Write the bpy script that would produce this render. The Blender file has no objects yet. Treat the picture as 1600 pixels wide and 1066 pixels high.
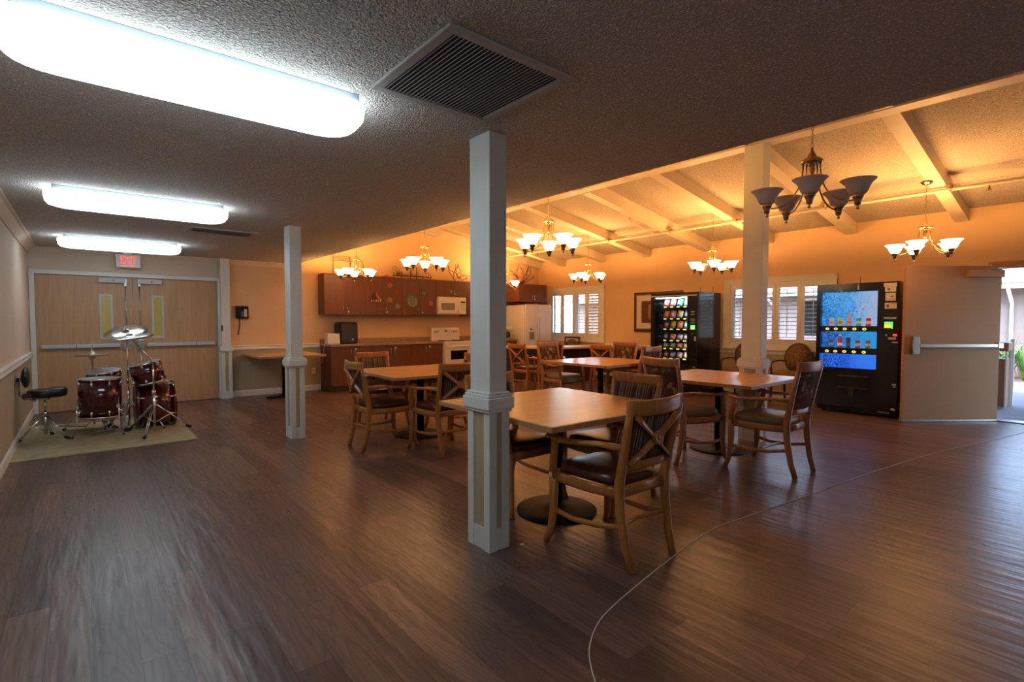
import bpy, bmesh, math, random
from mathutils import Vector, Matrix
random.seed(7)
scene = bpy.context.scene
COL = scene.collection
PI = math.pi

# ---------------------------------------------------------------- camera, world, light, exposure
cam_d = bpy.data.cameras.new('camera')
cam_d.sensor_width = 36.0
cam_d.lens = 797.0 / 1600.0 * 36.0
cam_d.clip_start = 0.05
cam = bpy.data.objects.new('camera', cam_d)
COL.objects.link(cam)
cam.location = (0, 0, 1.35)
cam.rotation_euler = (math.radians(90 - 2.2275), 0, math.radians(-40.1))
scene.camera = cam

scene.view_settings.view_transform = 'Standard'
scene.view_settings.look = 'None'
scene.view_settings.gamma = 1.0
scene.view_settings.use_curve_mapping = False
scene.view_settings.exposure = EXPO = 1.35

world = bpy.data.worlds.new('sky'); scene.world = world
world.use_nodes = True
wn = world.node_tree; wn.nodes.clear()
sky = wn.nodes.new('ShaderNodeTexSky')
sky.sky_type = 'NISHITA'
sky.sun_disc = False
sky.sun_elevation = math.radians(55)
sky.sun_rotation = math.radians(250)
bg = wn.nodes.new('ShaderNodeBackground'); bg.inputs['Strength'].default_value = SKY_S = 1.05
wo = wn.nodes.new('ShaderNodeOutputWorld')
wn.links.new(sky.outputs[0], bg.inputs[0]); wn.links.new(bg.outputs[0], wo.inputs[0])

sun_d = bpy.data.lights.new('sun', 'SUN'); sun_d.energy = 3.5; sun_d.angle = math.radians(0.6)
sun_d.color = (1.0, 0.95, 0.86)
sun = bpy.data.objects.new('sun', sun_d); COL.objects.link(sun)
sun.location = (-6, 3, 12)
sun.rotation_euler = Vector((0.55, -0.22, -0.92)).to_track_quat('-Z', 'Y').to_euler()

TUBE_STRENGTH = 3.5            # fluorescent lenses
TUBE_COL = (0.74, 0.90, 1.0)
BULB_W = 10.0                    # each chandelier bulb
BULB_COL = (1.0, 0.46, 0.12)
SHADE_EMIT = 2.2

# ---------------------------------------------------------------- materials
MATS = {}
def new_mat(name):
    m = bpy.data.materials.new(name); m.use_nodes = True
    nt = m.node_tree; b = nt.nodes['Principled BSDF']
    return m, nt, b
def N(nt, kind, **kw):
    n = nt.nodes.new(kind)
    for k, v in kw.items():
        if k in n.inputs: n.inputs[k].default_value = v
        else: setattr(n, k, v)
    return n
def L(nt, a, b): nt.links.new(a, b)
def coords(nt, scale=(1, 1, 1), rot=(0, 0, 0), kind='Object'):
    t = nt.nodes.new('ShaderNodeTexCoord'); mp = nt.nodes.new('ShaderNodeMapping')
    mp.inputs['Scale'].default_value = scale; mp.inputs['Rotation'].default_value = rot
    L(nt, t.outputs[kind], mp.inputs['Vector']); return mp.outputs['Vector']
def ramp(nt, fac, stops, interp='LINEAR'):
    r = nt.nodes.new('ShaderNodeValToRGB'); cr = r.color_ramp; cr.interpolation = interp
    while len(cr.elements) > 1: cr.elements.remove(cr.elements[-1])
    cr.elements[0].position = stops[0][0]; cr.elements[0].color = (*stops[0][1], 1)
    for p, c in stops[1:]:
        e = cr.elements.new(p); e.color = (*c, 1)
    L(nt, fac, r.inputs['Fac']); return r.outputs['Color']
def bump(nt, b, h, strength, dist):
    bn = nt.nodes.new('ShaderNodeBump'); bn.inputs['Strength'].default_value = strength
    bn.inputs['Distance'].default_value = dist
    L(nt, h, bn.inputs['Height']); L(nt, bn.outputs['Normal'], b.inputs['Normal'])
def simple(name, col, rough=0.5, metal=0.0, spec=0.5, coat=0.0, noise=0.0, nscale=8.0, bmp=0.0, bscale=60.0):
    m, nt, b = new_mat(name)
    b.inputs['Roughness'].default_value = rough; b.inputs['Metallic'].default_value = metal
    b.inputs['Specular IOR Level'].default_value = spec; b.inputs['Coat Weight'].default_value = coat
    if noise > 0:
        v = coords(nt); n = N(nt, 'ShaderNodeTexNoise', Scale=nscale, Detail=4.0)
        L(nt, v, n.inputs['Vector'])
        c0 = tuple(c * (1 - noise) for c in col); c1 = tuple(min(1, c * (1 + noise)) for c in col)
        L(nt, ramp(nt, n.outputs['Fac'], [(0.3, c0), (0.7, c1)]), b.inputs['Base Color'])
    else: b.inputs['Base Color'].default_value = (*col, 1)
    if bmp > 0:
        v = coords(nt); n = N(nt, 'ShaderNodeTexNoise', Scale=bscale, Detail=3.0)
        L(nt, v, n.inputs['Vector']); bump(nt, b, n.outputs['Fac'], bmp, 0.003)
    MATS[name] = m; return m
def wood(name, c0, c1, rough=0.4, scale=(3, 3, 30), coat=0.0, axis=2, grain=1.0):
    m, nt, b = new_mat(name)
    sc = [28.0, 28.0, 28.0]; sc[axis] = 2.2
    v = coords(nt, tuple(sc))
    n = N(nt, 'ShaderNodeTexNoise', Scale=1.0, Detail=6.0, Roughness=0.6, Distortion=0.6)
    L(nt, v, n.inputs['Vector'])
    L(nt, ramp(nt, n.outputs['Fac'], [(0.32, c0), (0.68, c1)]), b.inputs['Base Color'])
    b.inputs['Roughness'].default_value = rough; b.inputs['Coat Weight'].default_value = coat
    b.inputs['Coat Roughness'].default_value = 0.15
    MATS[name] = m; return m
def emit(name, col, strength, base=None):
    m, nt, b = new_mat(name)
    b.inputs['Base Color'].default_value = (*(base or col), 1)
    b.inputs['Emission Color'].default_value = (*col, 1); b.inputs['Emission Strength'].default_value = strength
    MATS[name] = m; return m

# --- room surfaces
def popcorn(name, col, dist=0.012):
    m, nt, b = new_mat(name)
    v = coords(nt)
    vo = N(nt, 'ShaderNodeTexVoronoi', Scale=105.0); L(nt, v, vo.inputs['Vector'])
    n = N(nt, 'ShaderNodeTexNoise', Scale=60.0, Detail=5.0); L(nt, v, n.inputs['Vector'])
    a = N(nt, 'ShaderNodeMath', operation='SUBTRACT'); L(nt, n.outputs['Fac'], a.inputs[0]); L(nt, vo.outputs['Distance'], a.inputs[1])
    bump(nt, b, a.outputs[0], 1.0, dist)
    L(nt, ramp(nt, a.outputs[0], [(0.0, tuple(c * 0.60 for c in col)), (0.52, tuple(min(0.92, c * 1.3) for c in col))]), b.inputs['Base Color'])
    b.inputs['Roughness'].default_value = 0.95
    MATS[name] = m
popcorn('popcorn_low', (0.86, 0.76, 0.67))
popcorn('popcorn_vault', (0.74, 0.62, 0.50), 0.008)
simple('wall_beige', (0.60, 0.49, 0.39), 0.8, noise=0.04, nscale=2, bmp=0.15, bscale=120)
simple('wall_tan', (0.68, 0.46, 0.27), 0.8, noise=0.04, nscale=2, bmp=0.15, bscale=120)
simple('wainscot', (0.40, 0.33, 0.22), 0.75, noise=0.05, nscale=3)
simple('trim_white', (0.66, 0.66, 0.62), 0.45, noise=0.03, nscale=5)
simple('column_white', (0.64, 0.66, 0.64), 0.45, noise=0.04, nscale=4)
simple('column_yellow', (0.42, 0.36, 0.21), 0.6, noise=0.08, nscale=6)
simple('beam_paint', (0.62, 0.52, 0.38), 0.55, noise=0.05, nscale=4)

def floor_mat():
    m, nt, b = new_mat('floor_planks')
    v = coords(nt, (1, 1, 1))
    sx = nt.nodes.new('ShaderNodeSeparateXYZ'); L(nt, v, sx.inputs[0])
    cx = nt.nodes.new('ShaderNodeCombineXYZ'); L(nt, sx.outputs['Y'], cx.inputs['X']); L(nt, sx.outputs['X'], cx.inputs['Y'])
    br = N(nt, 'ShaderNodeTexBrick', offset=0.37, offset_frequency=2, squash=1.0)
    br.inputs['Scale'].default_value = 1.0
    br.inputs['Brick Width'].default_value = 1.22; br.inputs['Row Height'].default_value = 0.148
    br.inputs['Mortar Size'].default_value = 0.0016; br.inputs['Mortar Smooth'].default_value = 0.3
    br.inputs['Bias'].default_value = 0.0
    br.inputs['Color1'].default_value = (0, 0, 0, 1); br.inputs['Color2'].default_value = (1, 1, 1, 1)
    br.inputs['Mortar'].default_value = (0.5, 0.5, 0.5, 1)
    L(nt, cx.outputs[0], br.inputs['Vector'])
    # per plank shift of the grain
    sh = N(nt, 'ShaderNodeVectorMath', operation='MULTIPLY_ADD')
    L(nt, br.outputs['Color'], sh.inputs[0]); sh.inputs[1].default_value = (7.3, 3.1, 0); L(nt, v, sh.inputs[2])
    mp = nt.nodes.new('ShaderNodeMapping'); mp.inputs['Scale'].default_value = (34, 2.2, 1); L(nt, sh.outputs[0], mp.inputs[0])
    gr = N(nt, 'ShaderNodeTexNoise', Scale=1.0, Detail=7.0, Roughness=0.62, Distortion=1.1); L(nt, mp.outputs[0], gr.inputs['Vector'])
    mp2 = nt.nodes.new('ShaderNodeMapping'); mp2.inputs['Scale'].default_value = (5.5, 0.75, 1); L(nt, sh.outputs[0], mp2.inputs[0])
    nz3 = N(nt, 'ShaderNodeTexNoise', Scale=1.0, Detail=2.0, Roughness=0.35, Distortion=0.3); L(nt, mp2.outputs[0], nz3.inputs['Vector'])
    km = N(nt, 'ShaderNodeMath', operation='MULTIPLY'); L(nt, nz3.outputs['Fac'], km.inputs[0]); km.inputs[1].default_value = 22.0
    wv = N(nt, 'ShaderNodeMath', operation='FRACT'); L(nt, km.outputs[0], wv.inputs[0])
    tone = ramp(nt, br.outputs['Color'], [(0.0, (0.084, 0.052, 0.046)), (0.5, (0.122, 0.072, 0.061)), (1.0, (0.180, 0.104, 0.082))])
    g = ramp(nt, gr.outputs['Fac'], [(0.30, (0.66, 0.66, 0.68)), (0.62, (1.12, 1.10, 1.08))])
    w = ramp(nt, wv.outputs[0], [(0.0, (0.68, 0.68, 0.70)), (0.30, (1.0, 1.0, 1.0)), (0.9, (1.08, 1.07, 1.06)), (1.0, (0.72, 0.72, 0.74))])
    m1 = N(nt, 'ShaderNodeMix', data_type='RGBA', blend_type='MULTIPLY'); m1.inputs[0].default_value = 0.9
    L(nt, tone, m1.inputs[6]); L(nt, g, m1.inputs[7])
    m2 = N(nt, 'ShaderNodeMix', data_type='RGBA', blend_type='MULTIPLY'); m2.inputs[0].default_value = 0.9
    L(nt, m1.outputs[2], m2.inputs[6]); L(nt, w, m2.inputs[7])
    # knots
    vo = N(nt, 'ShaderNodeTexVoronoi', Scale=1.0); mp3 = nt.nodes.new('ShaderNodeMapping'); mp3.inputs['Scale'].default_value = (5.5, 2.2, 1)
    L(nt, sh.outputs[0], mp3.inputs[0]); L(nt, mp3.outputs[0], vo.inputs['Vector'])
    kn = ramp(nt, vo.outputs['Distance'], [(0.0, (0.35, 0.3, 0.3)), (0.07, (1, 1, 1))])
    m3 = N(nt, 'ShaderNodeMix', data_type='RGBA', blend_type='MULTIPLY'); m3.inputs[0].default_value = 0.8
    L(nt, m2.outputs[2], m3.inputs[6]); L(nt, kn, m3.inputs[7])
    m4 = N(nt, 'ShaderNodeMix', data_type='RGBA'); L(nt, br.outputs['Fac'], m4.inputs[0])
    L(nt, m3.outputs[2], m4.inputs[6]); m4.inputs[7].default_value = (0.03, 0.02, 0.018, 1)
    L(nt, m4.outputs[2], b.inputs['Base Color'])
    rr = ramp(nt, gr.outputs['Fac'], [(0.3, (0.38, 0.38, 0.38)), (0.7, (0.27, 0.27, 0.27))])
    L(nt, rr, b.inputs['Roughness'])
    b.inputs['Specular IOR Level'].default_value = 0.65
    # slight ripples across the boards plus grain
    mp4 = nt.nodes.new('ShaderNodeMapping'); mp4.inputs['Scale'].default_value = (15, 2.0, 1); L(nt, v, mp4.inputs[0])
    rp = N(nt, 'ShaderNodeTexNoise', Scale=1.0, Detail=2.0, Roughness=0.5); L(nt, mp4.outputs[0], rp.inputs['Vector'])
    b1 = nt.nodes.new('ShaderNodeBump'); b1.inputs['Strength'].default_value = 0.75; b1.inputs['Distance'].default_value = 0.006
    L(nt, rp.outputs['Fac'], b1.inputs['Height'])
    b2 = nt.nodes.new('ShaderNodeBump'); b2.inputs['Strength'].default_value = 0.25; b2.inputs['Distance'].default_value = 0.001
    L(nt, gr.outputs['Fac'], b2.inputs['Height']); L(nt, b1.outputs[0], b2.inputs['Normal']); L(nt, b2.outputs[0], b.inputs['Normal'])
    MATS['floor_planks'] = m
floor_mat()

# --- furniture
wood('oak', (0.33, 0.112, 0.021), (0.50, 0.195, 0.042), 0.32, coat=0.2)
wood('oak_x', (0.30, 0.135, 0.045), (0.46, 0.235, 0.09), 0.32, coat=0.2, axis=0)
wood('oak_red', (0.32, 0.115, 0.042), (0.45, 0.19, 0.07), 0.32, coat=0.2)
wood('table_laminate', (0.57, 0.28, 0.09), (0.64, 0.335, 0.11), 0.26, axis=0)
wood('table_edge', (0.34, 0.19, 0.08), (0.45, 0.27, 0.12), 0.4, axis=0)
wood('dark_wood', (0.035, 0.016, 0.008), (0.07, 0.03, 0.015), 0.35)
wood('cabinet_wood', (0.105, 0.033, 0.012), (0.145, 0.047, 0.017), 0.42)
wood('door_wood', (0.40, 0.235, 0.12), (0.49, 0.30, 0.16), 0.5)
simple('counter_laminate', (0.30, 0.19, 0.11), 0.3, noise=0.15, nscale=60)
simple('peninsula_top', (0.62, 0.52, 0.38), 0.35, noise=0.05, nscale=30)
simple('vinyl_burgundy', (0.075, 0.018, 0.014), 0.28, noise=0.1, nscale=10)
simple('vinyl_olive', (0.22, 0.15, 0.075), 0.4, noise=0.1, nscale=10)
simple('black_metal', (0.008, 0.008, 0.009), 0.5, spec=0.2)
simple('black_plastic', (0.009, 0.009, 0.010), 0.4, spec=0.25)
simple('black_gloss', (0.008, 0.008, 0.009), 0.16)
simple('black_vinyl', (0.010, 0.010, 0.012), 0.4)
simple('rubber', (0.012, 0.012, 0.012), 0.8)
simple('chrome', (0.72, 0.72, 0.74), 0.14, metal=1.0)
simple('steel', (0.42, 0.44, 0.47), 0.35, metal=1.0)
simple('aluminium_paint', (0.46, 0.52, 0.60), 0.4, metal=0.2)
simple('brass', (0.62, 0.44, 0.22), 0.20, metal=1.0)
simple('bronze_cymbal', (0.46, 0.42, 0.36), 0.28, metal=1.0)
simple('white_appliance', (0.72, 0.68, 0.62), 0.35)
simple('white_plastic', (0.66, 0.64, 0.62), 0.4)
simple('light_grey', (0.45, 0.47, 0.48), 0.5)
simple('mid_grey', (0.20, 0.20, 0.20), 0.5)
simple('dark_grey', (0.022, 0.022, 0.024), 0.5)
simple('door_leaf_paint', (0.34, 0.185, 0.095), 0.55, noise=0.03, nscale=3)
simple('drum_red', (0.065, 0.003, 0.007), 0.14, coat=0.6, noise=0.2, nscale=300)
simple('drum_head', (0.55, 0.55, 0.55), 0.4)
simple('rug_cloth', (0.31, 0.27, 0.16), 0.95, noise=0.18, nscale=9, bmp=0.4, bscale=200)
simple('grille_white', (0.42, 0.40, 0.38), 0.6, spec=0.2)
simple('cork', (0.35, 0.24, 0.14), 0.8)
simple('yellow_glass', (0.50, 0.38, 0.10), 0.25, noise=0.05, nscale=3)
simple('red_paint', (0.6, 0.03, 0.02), 0.4)
simple('paper', (0.62, 0.55, 0.47), 0.8)
simple('cord_pale', (0.62, 0.55, 0.47), 0.7)
simple('iron_rust', (0.10, 0.045, 0.02), 0.6)
simple('candle_cream', (0.62, 0.42, 0.22), 0.6)
simple('stucco', (0.27, 0.205, 0.18), 0.9, noise=0.06, nscale=4, bmp=0.3, bscale=60)
simple('shingle', (0.17, 0.19, 0.24), 0.8, noise=0.3, nscale=14)
simple('concrete', (0.20, 0.185, 0.20), 0.85, noise=0.12, nscale=3)
simple('leaf_green', (0.06, 0.15, 0.025), 0.4, noise=0.45, nscale=5)
simple('leaf_house', (0.06, 0.14, 0.03), 0.5)
simple('bin_wood', (0.20, 0.085, 0.045), 0.5)
simple('soil', (0.10, 0.07, 0.05), 0.95)
emit('lens_light', TUBE_COL, TUBE_STRENGTH, (0.8, 0.85, 0.9))
emit('bulb_glow', (1.0, 0.62, 0.28), 25.0)
emit('exit_red', (1.0, 0.05, 0.02), 0.9)
emit('led_white', (0.75, 0.82, 1.0), 20.0)
emit('screen_green', (0.05, 0.9, 0.12), 1.2)
emit('screen_amber', (0.9, 0.35, 0.03), 0.8)
emit('button_yellow', (0.75, 0.72, 0.12), 0.45)
emit('digits_red', (0.9, 0.02, 0.06), 1.0)

def stripes():
    m, nt, b = new_mat('fabric_stripe')
    v = coords(nt); sx = nt.nodes.new('ShaderNodeSeparateXYZ'); L(nt, v, sx.inputs[0])
    mu = N(nt, 'ShaderNodeMath', operation='MULTIPLY'); L(nt, sx.outputs['X'], mu.inputs[0]); mu.inputs[1].default_value = 6.2
    fr = N(nt, 'ShaderNodeMath', operation='FRACT'); L(nt, mu.outputs[0], fr.inputs[0])
    red = (0.105, 0.022, 0.018); nav = (0.018, 0.018, 0.024); tan = (0.32, 0.21, 0.08); gr = (0.115, 0.115, 0.105); ol = (0.11, 0.10, 0.045)
    st = [(0, red), (0.17, tan), (0.20, nav), (0.27, gr), (0.35, nav), (0.39, ol), (0.46, tan), (0.49, red), (0.58, nav), (0.62, gr), (0.74, nav), (0.79, tan), (0.83, ol), (0.90, nav)]
    L(nt, ramp(nt, fr.outputs[0], st, 'CONSTANT'), b.inputs['Base Color'])
    b.inputs['Roughness'].default_value = 0.9; MATS['fabric_stripe'] = m
stripes()
def floral(name, bgc, cols, scale=17.0):
    m, nt, b = new_mat(name)
    v = coords(nt)
    nz = N(nt, 'ShaderNodeTexNoise', Scale=9.0, Detail=2.0); L(nt, v, nz.inputs['Vector'])
    ad = N(nt, 'ShaderNodeMix', data_type='RGBA'); ad.inputs[0].default_value = 0.12; L(nt, v, ad.inputs[6]); L(nt, nz.outputs['Color'], ad.inputs[7])
    vo = N(nt, 'ShaderNodeTexVoronoi', Scale=scale); L(nt, ad.outputs[2], vo.inputs['Vector'])
    pet = ramp(nt, vo.outputs['Distance'], [(0.0, (1, 1, 1)), (0.44, (1, 1, 1)), (0.56, (0, 0, 0))])
    sc = nt.nodes.new('ShaderNodeSeparateColor'); L(nt, vo.outputs['Color'], sc.inputs[0])
    pc = ramp(nt, sc.outputs[0], [(i / len(cols), c) for i, c in enumerate(cols)], 'CONSTANT')
    wv = N(nt, 'ShaderNodeTexNoise', Scale=60.0, Detail=2.0); L(nt, v, wv.inputs['Vector'])
    m1 = N(nt, 'ShaderNodeMix', data_type='RGBA'); L(nt, pet, m1.inputs[0]); m1.inputs[6].default_value = (*bgc, 1); L(nt, pc, m1.inputs[7])
    m2 = N(nt, 'ShaderNodeMix', data_type='RGBA', blend_type='MULTIPLY'); m2.inputs[0].default_value = 0.7
    L(nt, m1.outputs[2], m2.inputs[6]); L(nt, ramp(nt, wv.outputs['Fac'], [(0.35, (0.45, 0.45, 0.45)), (0.6, (1.2, 1.2, 1.2))]), m2.inputs[7])
    L(nt, m2.outputs[2], b.inputs['Base Color']); b.inputs['Roughness'].default_value = 0.9
    MATS[name] = m
floral('fabric_floral', (0.085, 0.024, 0.018), [(0.27, 0.19, 0.07), (0.20, 0.05, 0.035), (0.13, 0.13, 0.05), (0.32, 0.22, 0.10), (0.10, 0.03, 0.04)], 14.0)
floral('fabric_brown', (0.14, 0.075, 0.03), [(0.26, 0.16, 0.07), (0.18, 0.10, 0.04), (0.22, 0.13, 0.06)], 45.0)

def shade_mat(name, e):
    m = bpy.data.materials.new(name); m.use_nodes = True; nt = m.node_tree; nt.nodes.clear()
    d = N(nt, 'ShaderNodeBsdfDiffuse'); d.inputs[0].default_value = (0.80, 0.74, 0.74, 1)
    t = N(nt, 'ShaderNodeBsdfTranslucent'); t.inputs[0].default_value = (0.90, 0.82, 0.70, 1)
    g = N(nt, 'ShaderNodeBsdfGlossy'); g.inputs['Roughness'].default_value = 0.25
    m1 = N(nt, 'ShaderNodeMixShader'); m1.inputs[0].default_value = 0.7 if e > 0 else 0.35; L(nt, d.outputs[0], m1.inputs[1]); L(nt, t.outputs[0], m1.inputs[2])
    m2 = N(nt, 'ShaderNodeMixShader'); m2.inputs[0].default_value = 0.06; L(nt, m1.outputs[0], m2.inputs[1]); L(nt, g.outputs[0], m2.inputs[2])
    out = N(nt, 'ShaderNodeOutputMaterial')
    if e > 0:
        em = N(nt, 'ShaderNodeEmission'); em.inputs[0].default_value = (1.0, 0.66, 0.34, 1); em.inputs[1].default_value = e
        ad = N(nt, 'ShaderNodeAddShader'); L(nt, m2.outputs[0], ad.inputs[0]); L(nt, em.outputs[0], ad.inputs[1]); L(nt, ad.outputs[0], out.inputs[0])
    else: L(nt, m2.outputs[0], out.inputs[0])
    MATS[name] = m
shade_mat('shade_lit', SHADE_EMIT); shade_mat('shade_off', 0)

def glass_mat():
    m = bpy.data.materials.new('pane_glass'); m.use_nodes = True; nt = m.node_tree; nt.nodes.clear()
    t = N(nt, 'ShaderNodeBsdfTransparent'); t.inputs[0].default_value = (0.95, 0.97, 0.97, 1)
    g = N(nt, 'ShaderNodeBsdfGlossy'); g.inputs['Roughness'].default_value = 0.02
    f = N(nt, 'ShaderNodeFresnel'); f.inputs[0].default_value = 1.25
    mx = N(nt, 'ShaderNodeMixShader'); L(nt, f.outputs[0], mx.inputs[0]); L(nt, t.outputs[0], mx.inputs[1]); L(nt, g.outputs[0], mx.inputs[2])
    out = N(nt, 'ShaderNodeOutputMaterial'); L(nt, mx.outputs[0], out.inputs[0]); MATS['pane_glass'] = m
glass_mat()

def water_mat(name, deep, light, pale, strength):
    # backlit printed panel: splash of bubbles on blue water, denser at its left end
    m, nt, b = new_mat(name)
    v = coords(nt)
    sx = nt.nodes.new('ShaderNodeSeparateXYZ'); L(nt, v, sx.inputs[0])
    n = N(nt, 'ShaderNodeTexNoise', Scale=5.0, Detail=3.0, Distortion=1.0); L(nt, v, n.inputs['Vector'])
    n2 = N(nt, 'ShaderNodeTexNoise', Scale=6.0, Detail=3.0); L(nt, v, n2.inputs['Vector'])
    ml = N(nt, 'ShaderNodeMath', operation='MULTIPLY_ADD'); L(nt, sx.outputs['Y'], ml.inputs[0]); ml.inputs[1].default_value = 1.1; ml.inputs[2].default_value = -0.62
    ma = N(nt, 'ShaderNodeMath', operation='ADD'); L(nt, ml.outputs[0], ma.inputs[0]); L(nt, n2.outputs['Fac'], ma.inputs[1])
    mb = N(nt, 'ShaderNodeMath', operation='MULTIPLY_ADD'); L(nt, n.outputs['Fac'], mb.inputs[0]); mb.inputs[1].default_value = 0.5; L(nt, ml.outputs[0], mb.inputs[2])
    base = ramp(nt, mb.outputs[0], [(0.0, pale), (0.28, light), (0.62, deep)])
    vo = N(nt, 'ShaderNodeTexVoronoi', Scale=30.0); L(nt, v, vo.inputs['Vector'])
    rings = ramp(nt, vo.outputs['Distance'], [(0.0, (1.2, 1.3, 1.4)), (0.15, (1.1, 1.15, 1.2)), (0.24, (0.10, 0.13, 0.3)), (0.36, (0.3, 0.4, 0.6)), (0.42, (1, 1, 1))])
    wv = N(nt, 'ShaderNodeTexNoise', Scale=22.0, Detail=5.0, Distortion=2.5); L(nt, v, wv.inputs['Vector'])
    spl = ramp(nt, wv.outputs['Fac'], [(0.38, (0.15, 0.2, 0.45)), (0.5, (0.9, 1.0, 1.1)), (0.62, (2.2, 2.0, 1.8))])
    mask = ramp(nt, ma.outputs[0], [(0.30, (0, 0, 0)), (0.62, (1, 1, 1))]); mask2 = ramp(nt, ma.outputs[0], [(0.62, (0, 0, 0)), (0.80, (1, 1, 1))])
    mx = N(nt, 'ShaderNodeMix', data_type='RGBA', blend_type='MULTIPLY'); L(nt, mask, mx.inputs[0]); L(nt, base, mx.inputs[6]); L(nt, rings, mx.inputs[7])
    mx2 = N(nt, 'ShaderNodeMix', data_type='RGBA', blend_type='MULTIPLY'); L(nt, mask2, mx2.inputs[0]); L(nt, mx.outputs[2], mx2.inputs[6]); L(nt, spl, mx2.inputs[7])
    L(nt, mx2.outputs[2], b.inputs['Emission Color']); b.inputs['Emission Strength'].default_value = strength
    b.inputs['Base Color'].default_value = (0.01, 0.02, 0.04, 1); b.inputs['Roughness'].default_value = 0.15
    MATS[name] = m
water_mat('splash_panel', (0.02, 0.17, 0.42), (0.05, 0.26, 0.58), (0.24, 0.30, 0.44), 0.58)
water_mat('splash_panel_mid', (0.015, 0.09, 0.30), (0.03, 0.22, 0.55), (0.02, 0.24, 0.55), 0.5)
water_mat('splash_panel_low', (0.01, 0.06, 0.30), (0.012, 0.07, 0.45), (0.02, 0.12, 0.55), 0.6)

_cc = {}
def colour(r, g, b, rough=0.45, em=0.0):
    k = (round(r, 3), round(g, 3), round(b, 3), rough, em)
    if k not in _cc:
        m, nt, bs = new_mat('paint_%d' % len(_cc)); bs.inputs['Base Color'].default_value = (r, g, b, 1); bs.inputs['Roughness'].default_value = rough
        if em: bs.inputs['Emission Color'].default_value = (r, g, b, 1); bs.inputs['Emission Strength'].default_value = em
        _cc[k] = m
    return _cc[k]

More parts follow.
